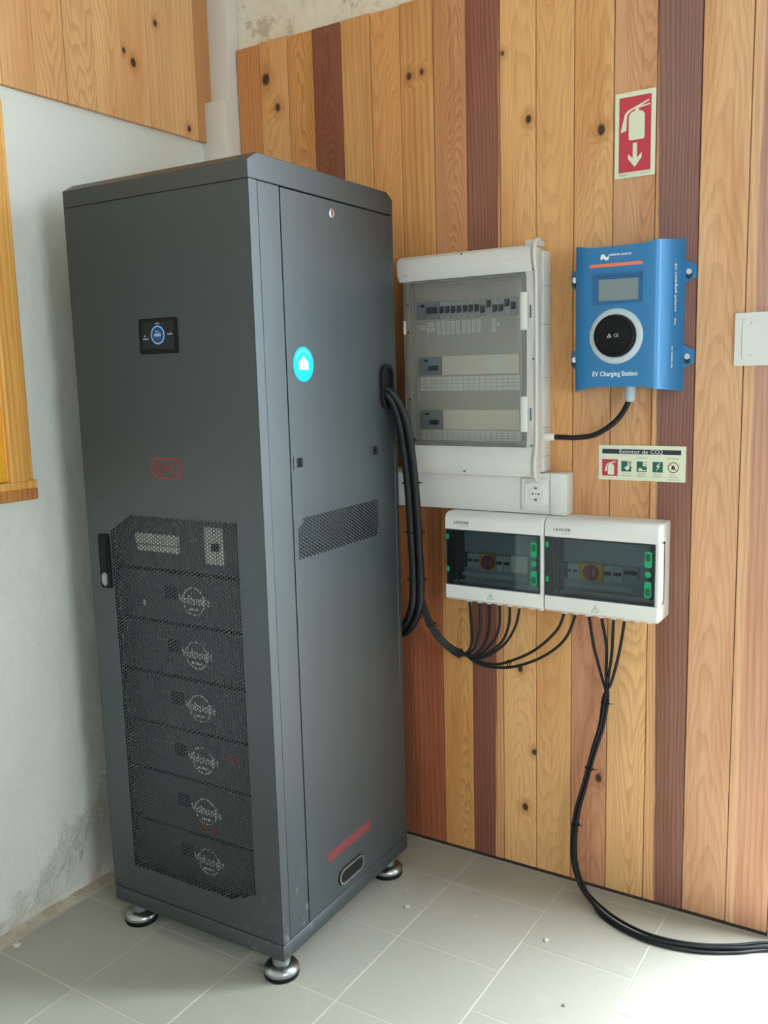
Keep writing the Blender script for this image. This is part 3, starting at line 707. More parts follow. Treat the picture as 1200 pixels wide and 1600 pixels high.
# rows of devices
def device(x0, x1, z0, z1, mat, dep=0.074, nm='breaker'):
    return bb.box(nm, x0, x1, -dep, -0.066, z0, z1, mat, 0.0008, 1)
r = device(0.809, 0.886, 1.697, 1.746, 'rcd', nm='residual_current_breaker')
bb.box('toggle', 0.846, 0.862, -0.082, -0.074, 1.712, 1.730, 'toggle', 0.001, 1, r); bb.box('toggle', 0.864, 0.880, -0.082, -0.074, 1.712, 1.730, 'toggle', 0.001, 1, r)
bb.box('test_button', 0.826, 0.836, -0.076, -0.074, 1.733, 1.739, 'ink', 0, 1, r); bb.text('16A', 'front', 0.817, 1.736, 0.074, 0.008, 'ink', r, height=0.003)
bw = (1.131-0.887)/13
for k in range(13):
    x0 = 0.887+bw*k; b = device(x0+0.0003, x0+bw-0.0003, 1.696, 1.745, 'breaker')
    up = k in (8, 11)
    z = 1.722 if up else 1.7135
    if k in (7, 9, 10): z = 1.709
    bb.box('toggle', x0+0.0035, x0+bw-0.0035, -0.082, -0.074, z-0.001, z+0.017, 'toggle', 0.001, 1, b)
    bb.box('toggle_tip', x0+0.005, x0+bw-0.005, -0.085, -0.081, z-0.004, z+0.005, 'toggle', 0.001, 1, b)
tags = [(0.816,0.834,1.668,1.680),(0.843,0.864,1.675,1.686),(0.839,0.866,1.661,1.672)]
for k in range(9):
    x = 0.874+k*0.0158+(0.004 if k > 4 else 0); tags.append((x, x+0.0105, 1.652, 1.689))
tags += [(1.051,1.062,1.651,1.689),(1.066,1.074,1.668,1.675)]
for (a0, a1, b0, b1) in tags:
    tg = bb.add('label_tag', prism(rect(a0+0.0, a1, b0, b1), 'front', 0.0662, 0.0667), 'paper')
    if a1-a0 > 0.015: bb.text('GERAL' if a0 < .82 else 'QUADRO', 'front', (a0+a1)/2, (b0+b1)/2, 0.0667, (a1-a0)*.7, 'ink', tg, height=0.0035)
    elif b1-b0 > 0.02: bb.text('TOMADAS', 'front', (a0+a1)/2, (b0+b1)/2, 0.0667, (b1-b0)*.8, 'inkgrey', tg, height=0.0045, rot=PI/2)
for z0, z1, s0, s1 in ((1.535,1.587,1.488,1.529),(1.376,1.430,1.342,1.371)):
    r = device(0.813, 0.889, z0, z1, 'rcd', nm='residual_current_breaker')
    for x in (0.850, 0.867): bb.box('toggle', x, x+0.013, -0.081, -0.074, z0+0.014, z0+0.026, 'toggle', 0.001, 1, r)
    bb.box('toggle_bar', 0.849, 0.881, -0.083, -0.080, z0+0.013, z0+0.017, 'toggle', 0.0005, 1, r)
    bb.box('test_button', 0.834, 0.845, -0.076, -0.074, z1-0.013, z1-0.007, 'ink', 0, 1, r)
    bb.text('40A', 'front', 0.823, z1-0.010, 0.074, 0.010, 'ink', r, height=0.003); bb.text('30mA', 'front', 0.823, z1-0.020, 0.074, 0.010, 'inkgrey', r, height=0.003)
    bb.box('blank_cover', 0.890, 1.136, -0.071, -0.066, z0-0.002, z1+0.002, 'blank', 0.001, 1)
    ls = bb.box('label_strip', 0.815, 1.136, -0.0672, -0.0655, s0, s1, 'paper')
    gl = bmesh.new(); nx = 18
    for k in range(1, nx): x = 0.815+(1.136-0.815)*k/nx; prism(rect(x-0.0003, x+0.0003, s0+0.001, s1-0.001), 'front', 0.0672, 0.0674, gl)
    for k in range(1, 4): z = s0+(s1-s0)*k/4; prism(rect(0.816, 1.135, z-0.0003, z+0.0003), 'front', 0.0672, 0.0674, gl)
    bb.add('strip_ruling', gl, 'inkgrey', ls)
# transparent door with gasket line, hinge pins and latches
dr2 = bb.add('clear_door', prism(rrect(0.781, 1.168, 1.331, 1.803, 0.006), 'front', 0.0955, 0.0985, bev=0.001), 'clear', None)
bb.add('door_gasket', band(rrect(0.812, 1.160, 1.341, 1.792, 0.010), rrect(0.8145, 1.1575, 1.3435, 1.7895, 0.009), 'front', 0.0985, 0.0995), 'gasket', dr2)
bb.add('door_rim', band(rrect(0.781, 1.168, 1.331, 1.803, 0.006), rrect(0.784, 1.165, 1.334, 1.800, 0.005), 'front', 0.0950, 0.0995), 'gasket', dr2)
for z0, z1 in ((1.650,1.752),(1.372,1.470)):
    l = bb.box('door_latch', 1.1565, 1.1755, -0.113, -0.098, z0, z1, 'white', 0.003, 2)
    bb.box('latch_catch', 1.1785, 1.1825, -0.0955, -0.0935, (z0+z1)/2-0.018, (z0+z1)/2+0.016, 'toggle', 0, 1, l)
bb.box('hinge_cap', 0.779, 0.786, -0.101, -0.094, 1.655, 1.694, 'white', 0.001, 1)
for (x, z, dd) in ((0.977,1.869,0.1045),(0.978,1.256,0.1055),(1.188,1.810,0.0965),(1.1885,1.572,0.094),(1.184,1.334,0.0955),(0.7925,1.739,0.0945),(0.7925,1.661,0.0945),(0.7935,1.465,0.0945)):
    bb.add('cover_screw', prism(circ(x, z, 0.0026, 12), 'front', dd-0.004, dd+0.0022), 'ink')
bb.text(':hager', 'front', 0.793, 1.8225, 0.1085, 0.018, 'ink', height=0.0055)
for k, ch in enumerate('◻△◻'): pass
bb.add('approval_mark', band(rrect(1.120,1.127,1.838,1.845,0.001,2), rrect(1.121,1.126,1.839,1.844,0.001,2), 'front', 0.1105, 0.1118), 'boardin')
bb.add('approval_mark', band(circ(1.150,1.841,0.004,12), circ(1.150,1.841,0.003,12), 'front', 0.1105, 0.1118), 'boardin')
sb = bmesh.new()
for z in (1.77, 1.665, 1.52, 1.38, 1.30): bx(1.2035, 1.2043, -0.064, -0.006, z-0.0006, z+0.0006, bm=sb)
bb.add('box_seam', sb, 'gasket')
gl = lathe([(0.0,0.0),(0.013,0.0),(0.013,0.012),(0.0105,0.013),(0.0105,0.026),(0.007,0.031),(0.0,0.031)], 'side', -0.050, 1.355, 12)
bmesh.ops.translate(gl, verts=gl.verts, vec=(1.2035, 0, 0)); bb.add('cable_gland', gl, 'white', None, True)

# ------------------------------------------------------------------ two small enclosures with smoked windows
def enclosure(x0, wdt, label, logo_x, devs, strip, tri_x, glands):
    x1 = x0+wdt; z0, z1 = 0.868, 1.1325
    t = Thing('breaker_enclosure', label, 'enclosure', ((x0+x1)/2, 0.0, z0), 0.0, 'small enclosures with smoked windows')
    P = [(-0.0015,z0),(-0.100,z0),(-0.110,z0+0.008),(-0.110,0.9145),(-0.056,0.9145),(-0.056,1.0835),(-0.110,1.0835),(-0.110,1.112),(-0.104,1.125),(-0.090,z1),(-0.0015,z1)]
    t.add('housing', prism(P, 'side', x0, x1, bev=0.006, seg=3), 'white', None, True)
    t.box('housing_cheek', x1-0.012, x1, -0.108, -0.050, 0.910, 1.088, 'white', 0.004, 2)
    t.box('housing_cheek', x0, x0+0.004, -0.100, -0.050, 0.912, 1.086, 'black')
    win = t.add('smoked_window', prism(rrect(x0+0.002, x1-0.011, 0.9165, 1.0815, 0.004), 'front', 0.1045, 0.1085, bev=0.001), 'smoke')
    t.add('window_rim', band(rrect(x0+0.002, x1-0.011, 0.9165, 1.0815, 0.004), rrect(x0+0.005, x1-0.014, 0.9195, 1.0785, 0.003), 'front', 0.098, 0.1090), M['signdark'], win)
    t.add('window_post', prism(rect(x0+0.036, x0+0.040, 0.918, 1.080), 'front', 0.1000, 0.1044), M['signdark'], win)
    t.box('inner_cover', x0+0.040, x1-0.040, -0.066, -0.0562, 0.925, 1.075, 'rcd', 0.004, 2)
    t.box('inner_recess', x0+0.006, x0+0.036, -0.060, -0.0562, 0.920, 1.078, 'black'); t.box('inner_recess', x1-0.038, x1-0.013, -0.060, -0.0562, 0.920, 1.078, 'black')
    for (a0, a1, b0, b1, m, nm) in devs:
        dv = t.box(nm, a0, a1, -0.078, -0.066, b0, b1, m, 0.001, 1)
        if nm == 'breaker':
            t.box('toggle', a0+0.004, a1-0.004, -0.086, -0.078, (b0+b1)/2-0.002, (b0+b1)/2+0.006, 'ink', 0.001, 1, dv)
        if nm == 'isolator':
            kx = (a0+a1)/2+0.002
            t.add('isolator_knob', lathe([(0.021,0.078),(0.021,0.086),(0.017,0.090),(0.0,0.090)], 'front', kx, (b0+b1)/2, 24), 'redknob', dv, True)
            t.box('knob_grip', kx-0.006, kx+0.006, -0.096, -0.089, (b0+b1)/2-0.019, (b0+b1)/2+0.019, 'redknob', 0.002, 1, dv)
    t.box('label_strip', strip[0], strip[1], -0.0672, -0.066, 0.936, 0.948, 'breaker')
    gx = x1-0.0285
    for zc, s in ((1.041, 1), (0.960, -1)):
        l = t.add('window_latch', prism(rrect(gx-0.0095, gx+0.0095, zc-0.0215, zc+0.0215, 0.004), 'front', 0.1085, 0.1115, bev=0.001), 'green')
        t.add('latch_recess', prism(rrect(gx-0.0065, gx+0.0065, zc+s*0.006-0.010, zc+s*0.006+0.010, 0.004), 'front', 0.1115, 0.1121), 'greendk', l)
    t.add('window_button', lathe([(0.0085,0.1085),(0.0085,0.111),(0.0,0.112)], 'front', gx, 1.001, 20), 'green')
    for zc in (1.060, 0.9625): t.add('window_hinge', prism(rrect(x0+0.003, x0+0.012, zc-0.0075, zc+0.0075, 0.001), 'front', 0.1085, 0.1105), 'green')
    t.text('LEADER', 'front', logo_x, 1.1045, 0.1098, 0.050, 'ink', height=0.008, bold=0.015); t.text('SOLAR', 'front', logo_x+0.010, 1.0950, 0.1098, 0.026, 'inkgrey', height=0.0045)
    tri = [(tri_x-0.011,0.8825),(tri_x+0.011,0.8825),(tri_x,0.9015)]; tin = [(tri_x-0.0094,0.8834),(tri_x+0.0094,0.8834),(tri_x,0.8997)]
    wt = t.add('warning_triangle', band(tri, tin, 'front', 0.1098, 0.1103), 'ink')
    t.add('warning_bolt', prism([(tri_x+0.001,0.8955),(tri_x-0.002,0.8900),(tri_x+0.0004,0.8900),(tri_x-0.001,0.8850),(tri_x+0.0022,0.8915),(tri_x+0.0002,0.8915)], 'front', 0.1098, 0.1103), 'ink', wt)
    for g in glands:
        t.add('cable_gland', lathe([(0.0,0.853),(0.0075,0.853),(0.0105,0.858),(0.0105,z0+0.003)], 'flat', g, -0.052, 14), 'white', None, True)
    return t
G1 = [0.962, 0.997, 1.028, 1.062, 1.096, 1.129, 1.165, 1.195]
G2 = [1.268, 1.302, 1.336, 1.372, 1.408, 1.440, 1.474, 1.506]
enclosure(0.914, 0.310, 'white enclosure with smoked window on the left, directly under the socket duct', 0.968,
  [(0.946,0.969,0.965,1.009,'ink','surge_module'),(0.970,0.990,0.964,1.008,'breaker','breaker'),(0.991,1.011,0.964,1.008,'breaker','breaker'),(1.012,1.062,0.960,1.010,'yellow','isolator'),
   (1.064,1.086,0.962,1.008,'breaker','breaker'),(1.087,1.110,0.962,1.008,'breaker','breaker'),(1.111,1.163,0.961,1.013,'blank','terminal_cover')], (0.948,1.155), 1.060, G1)
enclosure(1.2285, 0.3175, 'white enclosure with smoked window on the right, its cables falling to the floor', 1.280,
  [(1.265,1.282,0.962,1.006,'ink','surge_module'),(1.283,1.299,0.962,1.006,'breaker','breaker'),(1.300,1.315,0.962,1.006,'breaker','breaker'),(1.316,1.384,0.962,1.010,'yellow','isolator'),
   (1.386,1.412,0.962,1.008,'breaker','breaker'),(1.413,1.440,0.962,1.008,'breaker','breaker'),(1.441,1.482,0.976,1.008,'rcd','breaker')], (1.276,1.460), 1.375, G2)

# ------------------------------------------------------------------ blue EV charger
EX, EZ = 1.4215, 1.6710
ev = Thing('ev_charger', 'blue electric vehicle charger with round dial on the boards', 'charger', (EX, 0.0, 1.478))
colsE = [(-0.147,0.000,0.194),(-0.143,0.012,0.193),(-0.124,0.060,0.1885),(-0.112,0.094,0.1860),(-0.1075,0.103,0.1852),(-0.100,0.1085,0.1845),(-0.074,0.110,0.1790),(-0.070,0.1105,0.1782)]
colsE = colsE + [(-x, y, h) for x, y, h in reversed(colsE)]
e = bmesh.new(); rows = []
for x, y, h in colsE:
    rows.append((e.verts.new((EX+x, -y, EZ+h)), e.verts.new((EX+x, -y, EZ-h)), e.verts.new((EX+x, -0.0015, EZ+h)), e.verts.new((EX+x, -0.0015, EZ-h))))
for A, B in zip(rows, rows[1:]):
    e.faces.new((A[0], B[0], B[1], A[1])); e.faces.new((A[0], A[2], B[2], B[0])); e.faces.new((A[1], B[1], B[3], A[3])); e.faces.new((A[2], A[3], B[3], B[2]))
bmesh.ops.remove_doubles(e, verts=e.verts, dist=1e-5)
body = ev.add('housing', e, 'blue', None, True)
FD = 0.1105
for s in (-1, 1):
    for z in (1.781, 1.566):
        x = EX+s*0.158; s0 = EX+s*0.136
        te = 0.1755 if s > 0 else 0.158
        if s < 0: x = EX-0.1475
        tab = [(s0, z-0.034), (EX+s*te, z-0.016), (EX+s*te, z+0.016), (s0, z+0.034)]
        if s < 0: tab = tab[::-1]
        tb = ev.add('mounting_tab', prism(tab, 'front', 0.001, 0.008, bev=0.001), 'blue')
        ev.add('tab_screw', lathe([(0.0075,0.008),(0.0075,0.0105),(0.004,0.0110),(0.0,0.0110)], 'front', x, z, 16), 'chrome', tb, True)
        ev.add('tab_slot', prism(obround(x, z-0.006, 0.013, 0.0075, vert=True), 'front', 0.008, 0.0084), 'ink', tb)
ev.add('orange_stripe', prism(rect(1.352, 1.490, 1.7985, 1.8065), 'front', FD, FD+0.0006), 'orange')
fr_ = ev.add('screen_frame', band(rrect(1.3600,1.4900,1.7055,1.7805,0.004), rrect(1.3760,1.4810,1.7125,1.7675,0.003), 'front', FD-0.001, FD+0.0025), 'blueshade')
ev.add('screen', prism(rect(1.3765,1.4805,1.7130,1.7670), 'front', FD-0.002, FD+0.0008), 'lcd', fr_)
ev.add('screen_hood', prism([(1.3600,1.7805),(1.4900,1.7805),(1.4850,1.7740),(1.3650,1.7740)], 'front', FD, FD+0.006), 'blueshade', fr_)
ev.add('status_ring', lathe([(0.0705,FD-0.002),(0.0705,FD+0.001),(0.0670,FD+0.0045),(0.0560,FD+0.0055),(0.0530,FD+0.003),(0.0530,FD-0.002)], 'front', 1.4235, 1.6225, 56), 'ring', None, True)
dl = ev.add('socket_cap', lathe([(0.0535,FD-0.002),(0.0535,FD+0.010),(0.0500,FD+0.0135),(0.0470,FD+0.0140),(0.0450,FD+0.0120),(0.0,FD+0.0120)], 'front', 1.4215, 1.6235, 56), 'black', None, True)
ev.text('CE', 'front', 1.4275, 1.6245, FD+0.0122, 0.0125, 'inkwhite', dl, height=0.008)
ev.add('triangle_mark', band([(1.4035,1.6195),(1.4155,1.6195),(1.4095,1.6300)], [(1.4058,1.6208),(1.4132,1.6208),(1.4095,1.6272)], 'front', FD+0.0120, FD+0.0124), 'inkwhite', dl)
ev.text('EV Charging Station', 'front', 1.4215, 1.5250, FD, 0.119, 'inkwhite', height=0.0165, bold=0.022)
lg = ev.add('maker_mark', prism([(1.3795,1.8170),(1.3825,1.8300),(1.3900,1.8310),(1.3935,1.8240),(1.4005,1.8235),(1.4025,1.8290),(1.4045,1.8290),(1.4015,1.8165),(1.3950,1.8145),(1.3900,1.8190)], 'front', FD-0.003, FD+0.0004), 'inkwhite')
ev.text('victron energy', 'front', 1.4330, 1.8270, FD+0.0004, 0.056, 'inkwhite', lg, height=0.0082, bold=0.03); ev.text('BLUE POWER', 'front', 1.4300, 1.8195, FD+0.0004, 0.032, 'inkgrey', lg, height=0.0026)
def flank_text(s, zc, wid, hgt, q):
    """print on the sloping right flank, reading downwards"""
    bm = text_bm(s, 'front', 0, 0, 0, wid, hgt, bold=0.02)
    p0, p1 = Vector((EX+0.112, -0.094, 0)), Vector((EX+0.143, -0.012, 0)); n_ = Vector((p1.y-p0.y, -(p1.x-p0.x), 0)).normalized()
    if n_.x < 0: n_ = -n_
    for v in bm.verts:
        X, Z = v.co.x, v.co.z; tq = q+Z/(p1-p0).length*-1.0
        base = p0.lerp(p1, tq) if True else p0
        bulge = 0.0016+0.002*math.sin(PI*max(0, min(1, tq)))
        v.co = (base.x+n_.x*bulge, base.y+n_.y*bulge, zc-X)
    return bm
ev.add('lettering', flank_text('EV Charging Station', 1.740, 0.118, 0.013, 0.62), 'inkwhite'); ev.add('lettering', flank_text('22kW', 1.655, 0.018, 0.008, 0.62), 'inkwhite')
ev.add('lettering', flank_text('AC 230/400V 32A', 1.565, 0.055, 0.006, 0.50), 'inkwhite')
ev.add('cable_gland', lathe([(0.0085,1.452),(0.0135,1.458),(0.0135,1.474),(0.0155,1.476),(0.0155,1.4945)], 'flat', 1.447, -0.060, 12), 'gland', None, True)

# ------------------------------------------------------------------ signs and switch
sg = Thing('extinguisher_sign', 'red portrait sign with white extinguisher and downward arrow', 'sign', (1.4325, 0.0, 2.032))
pl = sg.add('plate', prism(rect(1.3800,1.4855,2.0325,2.2445), 'front', 0.0012, 0.0032), 'signbase')
sg.add('red_field', prism(rect(1.3905,1.4740,2.0465,2.2325), 'front', 0.0032, 0.0035), 'signred')
def ext_icon(t, ox, oz, s, d, par=None):
    f = lambda L: [(ox+a*s, oz+b*s) for a, b in L]
    t.add('extinguisher_body', prism(f([(0.30,0.0),(0.72,0.0),(0.76,0.05),(0.76,0.72),(0.70,0.82),(0.56,0.87),(0.46,0.87),(0.32,0.82),(0.26,0.72),(0.26,0.05)]), 'front', d, d+0.0003), 'signbase', par)
    t.add('extinguisher_valve', prism(f([(0.45,0.86),(0.57,0.86),(0.57,0.93),(0.92,0.98),(0.92,1.02),(0.60,0.98),(0.90,1.10),(0.88,1.14),(0.46,0.98)]), 'front', d, d+0.0003), 'signbase', par)
    t.add('extinguisher_hose', prism(f([(0.46,0.98),(0.45,0.93),(0.28,0.84),(0.20,0.74),(0.185,0.30),(0.0,0.26),(0.10,0.66),(0.13,0.80),(0.24,0.90)]), 'front', d, d+0.0003), 'signbase', par)
ext_icon(sg, 1.3945, 2.125, 0.083, 0.0035)
ar = [(1.4275,2.118),(1.4385,2.118),(1.4385,2.080),(1.4510,2.092),(1.4510,2.080),(1.4330,2.0575),(1.4150,2.080),(1.4150,2.092),(1.4275,2.080)]
sg.add('arrow', prism(ar, 'front', 0.0035, 0.0038), 'signbase')
sg.text('SINALUX', 'front', 1.4025, 2.0400, 0.0032, 0.020, 'ink', height=0.004); sg.text('ISO 7010', 'front', 1.4600, 2.0400, 0.0032, 0.024, 'inkgrey', height=0.003)
cs = Thing('extinguisher_notice', 'landscape CO2 extinguisher notice with row of pictograms', 'sign', (1.4635, 0.0, 1.236))
cs.add('plate', prism(rect(1.3445,1.5815,1.2355,1.3315), 'front', 0.0012, 0.0032), 'signbase')
hb = cs.add('heading_bar', prism(rect(1.3545,1.5690,1.3080,1.3210), 'front', 0.0032, 0.0034), 'signdark')
cs.text('Extintor de CO2', 'front', 1.4620, 1.3148, 0.0034, 0.118, 'inkwhite', hb, height=0.0105)
rf = cs.add('red_field', prism(rect(1.3545,1.3985,1.2465,1.2925), 'front', 0.0032, 0.0034), 'signred')
ext_icon(cs, 1.3620, 1.2500, 0.0345, 0.0034, rf)
for x, ltr, l1, l2 in ((1.4085,'B','Líquidos','inflamáveis'),(1.4510,'C','Gases','inflamáveis'),(1.4940,'','Equipamento','elétrico')):
    f = cs.add('green_field', prism(rect(x, x+0.0275, 1.2600, 1.2885), 'front', 0.0032, 0.0034), 'signgreen')
    if ltr:
        cs.add('class_tab', prism(rrect(x+0.0170, x+0.0315, 1.2755, 1.2915, 0.002, 2), 'front', 0.0034, 0.0036), 'signbase', f); cs.text(ltr, 'front', x+0.0243, 1.2835, 0.0036, 0.0075, 'ink', f, height=0.010)
        if ltr == 'B': pic = [(x+0.008,1.2700),(x+0.0165,1.2625),(x+0.0235,1.2690),(x+0.0215,1.2745),(x+0.0165,1.2760),(x+0.0125,1.2735)]
        else: pic = [(x+0.004,1.2630),(x+0.0260,1.2630),(x+0.0260,1.2645),(x+0.0150,1.2655),(x+0.0140,1.2700),(x+0.0060,1.2700)]
        cs.add('pictogram', prism(pic, 'front', 0.0034, 0.0036), 'signbase', f)
    else:
        cs.add('pictogram', prism([(x+0.0185,1.2865),(x+0.0095,1.2760),(x+0.0145,1.2745),(x+0.0085,1.2625),(x+0.0205,1.2765),(x+0.0150,1.2785),(x+0.0205,1.2840)], 'front', 0.0034, 0.0036), 'signbase', f)
    cs.text(l1, 'front', x+0.0135, 1.2550, 0.0032, 0.022, 'ink', height=0.0032); cs.text(l2, 'front', x+0.0135, 1.2490, 0.0032, 0.026, 'ink', height=0.0032)
cs.text('Usar em:', 'front', 1.4650, 1.2990, 0.0032, 0.030, 'inkgrey', height=0.0050); cs.text('Não usar em:', 'front', 1.5490, 1.2985, 0.0032, 0.031, 'redprint', height=0.0046)
pr_ = cs.add('prohibition_ring', band(circ(1.5490,1.2745,0.0145,32), circ(1.5490,1.2745,0.0125,32), 'front', 0.0032, 0.0035), 'redprint')
cs.add('prohibition_bar', prism([(1.5395,1.2830),(1.5405,1.2842),(1.5585,1.2660),(1.5575,1.2648)], 'front', 0.0034, 0.0036), 'redprint', pr_)
cs.add('pictogram', prism([(1.5435,1.2690),(1.5545,1.2690),(1.5530,1.2750),(1.5500,1.2810),(1.5460,1.2790),(1.5445,1.2740)], 'front', 0.0032, 0.0034), 'ink', pr_)
cs.text('Metais', 'front', 1.5490, 1.2545, 0.0032, 0.014, 'redprint', height=0.0030); cs.text('inflamáveis', 'front', 1.5490, 1.2485, 0.0032, 0.026, 'redprint', height=0.0032); cs.text('SINALUX ISO 7010', 'front', 1.5520, 1.2415, 0.0032, 0.034, 'inkgrey', height=0.0028)
lsw = Thing('light_switch', 'white wall switch beside the doorway', 'switch', (1.752, 0.0, 1.538))
lsw.add('plate', prism(rrect(1.6960,1.8080,1.5385,1.6690,0.003), 'front', 0.001, 0.010, bev=0.002, seg=2), 'white')
lsw.add('rocker', prism(rrect(1.7150,1.7890,1.5540,1.6535,0.004), 'front', 0.010, 0.0135, bev=0.0015, seg=2), 'white')
lsw.add('indicator', prism(circ(1.7350,1.6430,0.0016,10), 'front', 0.0135, 0.0138), 'inkgrey')
lsw.add('indicator', prism(circ(1.7350,1.5650,0.0016,10), 'front', 0.0135, 0.0138), 'inkgrey')

# ------------------------------------------------------------------ cables
def cable(name, label, pts, r, group=None, sub=8, seg=10, mat='sheath'):
    o = obj(name, tube(catmull(pts, sub), r, seg), mat, None, True); return tag(o, label, 'cable', group)
cable('charger_cable', 'short black cable curving from the breaker board to the blue charger', [(1.226,-0.050,1.355),(1.250,-0.050,1.355),(1.297,-0.051,1.3545),(1.352,-0.054,1.364),(1.405,-0.058,1.397),(1.433,-0.060,1.431),(1.446,-0.060,1.462),(1.447,-0.060,1.475)], 0.0075)
# shared run: out of the grommet, down beside the cabinet
RUN = [cw(CW-0.03, 0.575, 1.494), cw(CW+0.012, 0.572, 1.488), Vector((0.832,-0.235,1.455)), Vector((0.841,-0.215,1.394)), Vector((0.844,-0.195,1.292)), Vector((0.840,-0.172,1.178)), Vector((0.836,-0.155,1.042)), Vector((0.836,-0.150,0.925))]
GO = [Vector((0.856,-0.138,0.825)), Vector((0.885,-0.122,0.757)), Vector((0.920,-0.105,0.715)), Vector((0.954,-0.095,0.697))]
def offset_path(P, offs, k0=0):
    P = [Vector(p) for p in P]; fr = frames(P); out = []
    for i, (p, (t, n, b)) in enumerate(zip(P, fr)):
        o = offs[min(i+k0, len(offs)-1)] if isinstance(offs, list) else offs
        out.append(p + n*o[0] + b*o[1])
    return out
# two thick cables that leave the grommet and turn back behind the cabinet
BACK = [Vector((0.829,-0.146,0.858)), Vector((0.808,-0.138,0.806)), Vector((0.776,-0.128,0.772)), Vector((0.730,-0.120,0.758))]
FK = [0.35, 0.6, 0.8, 1.0, 1.0, 1.0, 1.0, 1.0]
for q, (o1, o2, lab) in enumerate(((-0.017, -0.006, 'thick black cable nearest the camera, looping from the grommet behind the cabinet'), (-0.014, 0.016, 'thick black cable on the right of the bundle, looping back behind the cabinet'))):
    P = offset_path(RUN+BACK, [(o1*(FK[i] if i < 8 else 1), o2*(FK[i] if i < 8 else 1)) for i in range(12)])
    cable('power_cable', lab, P, 0.0115, 'thick cables beside the cabinet', seg=12)
offs8 = [(0.006+0.0075*(k % 3), -0.012+0.0085*(k//3)) for k in range(8)]
def dn(px): return px
LP = [  # last points for the cables that rise into the left enclosure's glands, then the two to the right enclosure
 [(0.972,-0.068,0.715),(0.970,-0.056,0.775),(0.962,-0.052,0.862)],
 [(0.985,-0.072,0.712),(0.998,-0.056,0.775),(0.997,-0.052,0.862)],
 [(1.000,-0.080,0.703),(1.026,-0.058,0.760),(1.028,-0.052,0.862)],
 [(1.005,-0.084,0.699),(1.048,-0.060,0.745),(1.063,-0.054,0.800),(1.062,-0.052,0.862)],
 [(1.010,-0.088,0.696),(1.068,-0.064,0.737),(1.092,-0.054,0.795),(1.096,-0.052,0.862)],
 [(1.015,-0.090,0.692),(1.075,-0.066,0.730),(1.112,-0.055,0.790),(1.129,-0.052,0.862)],
 [(1.000,-0.085,0.682),(1.055,-0.078,0.676),(1.110,-0.072,0.694),(1.180,-0.062,0.735),(1.243,-0.055,0.800),(1.268,-0.052,0.862)],
 [(1.000,-0.088,0.676),(1.055,-0.082,0.668),(1.130,-0.076,0.682),(1.210,-0.065,0.722),(1.270,-0.056,0.780),(1.302,-0.052,0.862)],
]
ORD = ['leftmost', 'second', 'third', 'fourth', 'fifth', 'sixth']
for k in range(8):
    o = offs8[k]; sh = RUN+GO
    P = offset_path(sh, [(o[0]*(FK[i] if i < 8 else 0.75), o[1]*(FK[i] if i < 8 else 0.75)) for i in range(len(sh))]) + [Vector(p) for p in LP[k]]
    lab = '%s thin black cable rising into the left enclosure' % ORD[k] if k < 6 else ('upper' if k == 6 else 'lower') + ' long black cable sweeping up to the right enclosure'
    cable('wiring_cable', lab, P, 0.0042, 'thin cables from the cabinet to the enclosures', seg=8)
# four cables from the right enclosure to the floor and out of the doorway
DOWN = [Vector((1.392,-0.062,0.625)), Vector((1.380,-0.062,0.540)), Vector((1.357,-0.062,0.455)), Vector((1.331,-0.060,0.350)), Vector((1.309,-0.058,0.262)), Vector((1.299,-0.058,0.172)), Vector((1.305,-0.062,0.095)), Vector((1.338,-0.080,0.038)), Vector((1.412,-0.128,0.0135)), Vector((1.500,-0.168,0.0135)), Vector((1.583,-0.172,0.0135)), Vector((1.678,-0.148,0.0135)), Vector((1.767,-0.105,0.0135)), Vector((1.838,-0.060,0.0135)), Vector((1.93,-0.032,0.0135)), Vector((2.08,-0.030,0.0135)), Vector((2.30,-0.045,0.0135))]
ST = [[(1.336,-0.052,0.862),(1.353,-0.055,0.770),(1.380,-0.060,0.680)],[(1.372,-0.052,0.862),(1.390,-0.055,0.770),(1.391,-0.060,0.690)],[(1.408,-0.052,0.862),(1.405,-0.055,0.755),(1.396,-0.060,0.672)],[(1.440,-0.052,0.862),(1.427,-0.055,0.765),(1.406,-0.060,0.672)]]
for k in range(4):
    P0 = [Vector(p) for p in ST[k]]; fr4 = frames(DOWN); P = []
    for i, p in enumerate(DOWN):
        ang = k*PI/2 + i*0.22; rr = 0.0062
        if i >= 8:                                 # on the floor the four lie in two layers
            t_, n_, b_ = fr4[i]; lat = Vector((-t_.y, t_.x, 0)).normalized()
            q = p + lat*((-0.0105, -0.0035, 0.0035, 0.0105)[k]*(1+0.5*math.sin(i*1.3+k))) + Vector((0, 0, (-0.0085, -0.001, -0.0085, -0.001)[k]+0.0001))
        else:
            t_, n_, b_ = fr4[i]; q = p + (n_*math.cos(ang)+b_*math.sin(ang))*rr
        P.append(q)
    cable('wiring_cable', '%s of the four black cables falling from the right enclosure to the floor' % ('leftmost', 'second', 'third', 'rightmost')[k], P0+P, 0.0044, 'cables from the right enclosure to the floor', seg=8)
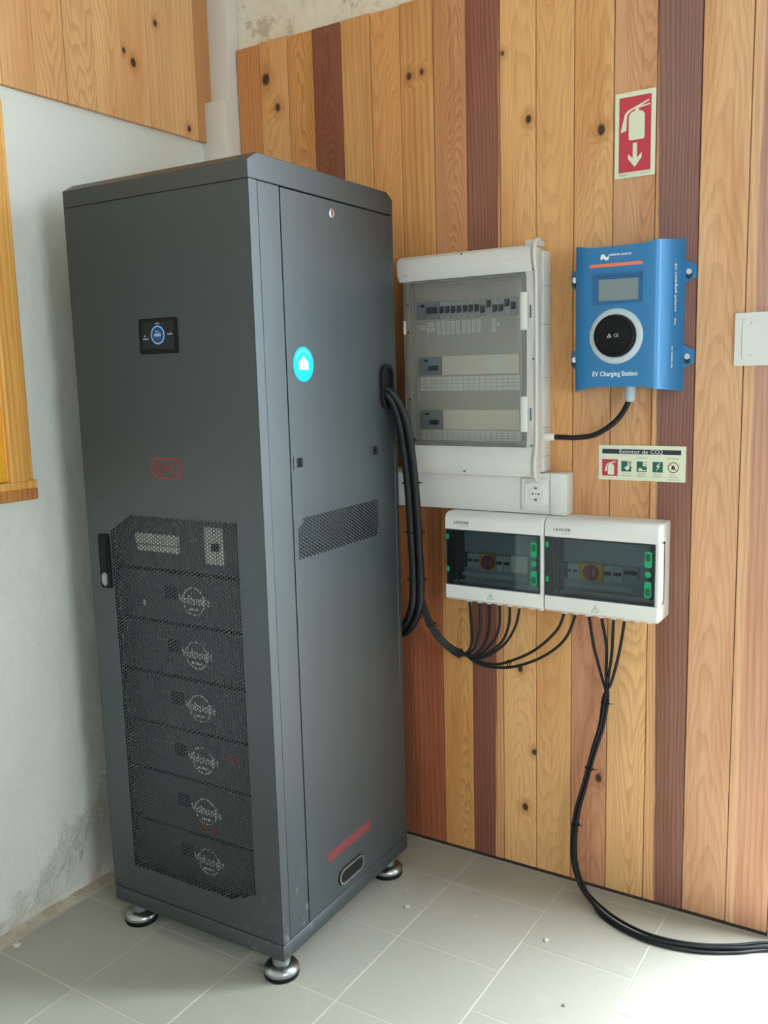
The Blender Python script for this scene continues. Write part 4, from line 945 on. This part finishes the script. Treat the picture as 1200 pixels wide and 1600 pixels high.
# cable ties
def tie(c, nrm, r, label, tail=(0.012, 0.0, 0.002)):
    c = Vector(c); nrm = Vector(nrm).normalized(); up = Vector((0,1,0)) if abs(nrm.y) < .9 else Vector((1,0,0))
    a = (up-nrm*up.dot(nrm)).normalized(); b = nrm.cross(a)
    t = Thing('cable_tie', label, 'cable tie', tuple(c), 0.0, 'cable ties on the cable bundles')
    pts = [c+(a*math.cos(2*PI*k/20)+b*math.sin(2*PI*k/20))*r for k in range(21)]
    t.add('strap', tube(pts, 0.0016, 6, caps=False), 'black')
    s = c + Vector((r, -0.004, 0)); t.add('tail', tube([s, s+Vector(tail)*0.5, s+Vector(tail)], 0.0012, 6), 'black')
tie((0.844,-0.206,1.350), (0.1,0.1,-1), 0.0275, 'black cable tie on the bundle in front of the breaker board door')
tie((0.842,-0.180,1.225), (0,0,-1), 0.0275, 'black cable tie on the bundle beside the horizontal duct')
tie((0.837,-0.158,1.075), (0,0,-1), 0.0275, 'black cable tie on the bundle left of the left enclosure')
tie((0.836,-0.150,0.930), (0,0,-1), 0.0275, 'black cable tie where the bundle splits below the duct')
tie((0.873,-0.130,0.788), (0.35,0.1,-0.9), 0.0155, 'black cable tie on the falling curve of the thin bundle')
tie((0.950,-0.095,0.699), (1,0.2,-0.3), 0.0155, 'black cable tie at the lowest bend of the thin bundle')
tie((1.100,-0.074,0.684), (1,0.1,0.2), 0.010, 'black cable tie pairing the two long cables', (0.0,0.0,0.012))
tie((1.390,-0.062,0.610), (-0.1,0,-1), 0.0112, 'black cable tie gathering the four falling cables')
tie((1.345,-0.061,0.405), (-0.25,0,-1), 0.0112, 'black cable tie halfway down the falling cables')
tie((1.304,-0.058,0.222), (-0.1,0,-1), 0.0112, 'black cable tie low on the falling cables')

# ------------------------------------------------------------------ crumbs of plaster on the floor
for k, (x, y, r, lab) in enumerate(((0.905,-0.365,0.008,'pale plaster crumb on the tile joint beside the cabinet'),(1.10,-0.305,0.004,'tiny plaster crumb on the middle tiles'),(0.86,-0.29,0.004,'tiny plaster crumb near the rear foot of the cabinet'),(1.315,-0.31,0.007,'pale flat crumb near the falling cables'),(0.06,-1.06,0.012,'plaster flake at the foot of the white wall'),(1.45,-0.53,0.005,'small dark grit on the right tile'))):
    b = bmesh.new(); bmesh.ops.create_icosphere(b, subdivisions=2, radius=r)
    for v in b.verts: v.co = Vector((v.co.x*random.uniform(.7,1.3)+x, v.co.y*random.uniform(.7,1.2)+y, max(0.0, v.co.z*random.uniform(.25,.5)+r*0.28)))
    tag(obj('plaster_crumb', b, 'crumb' if k != 5 else 'gasket'), lab, 'crumb', 'crumbs on the floor')
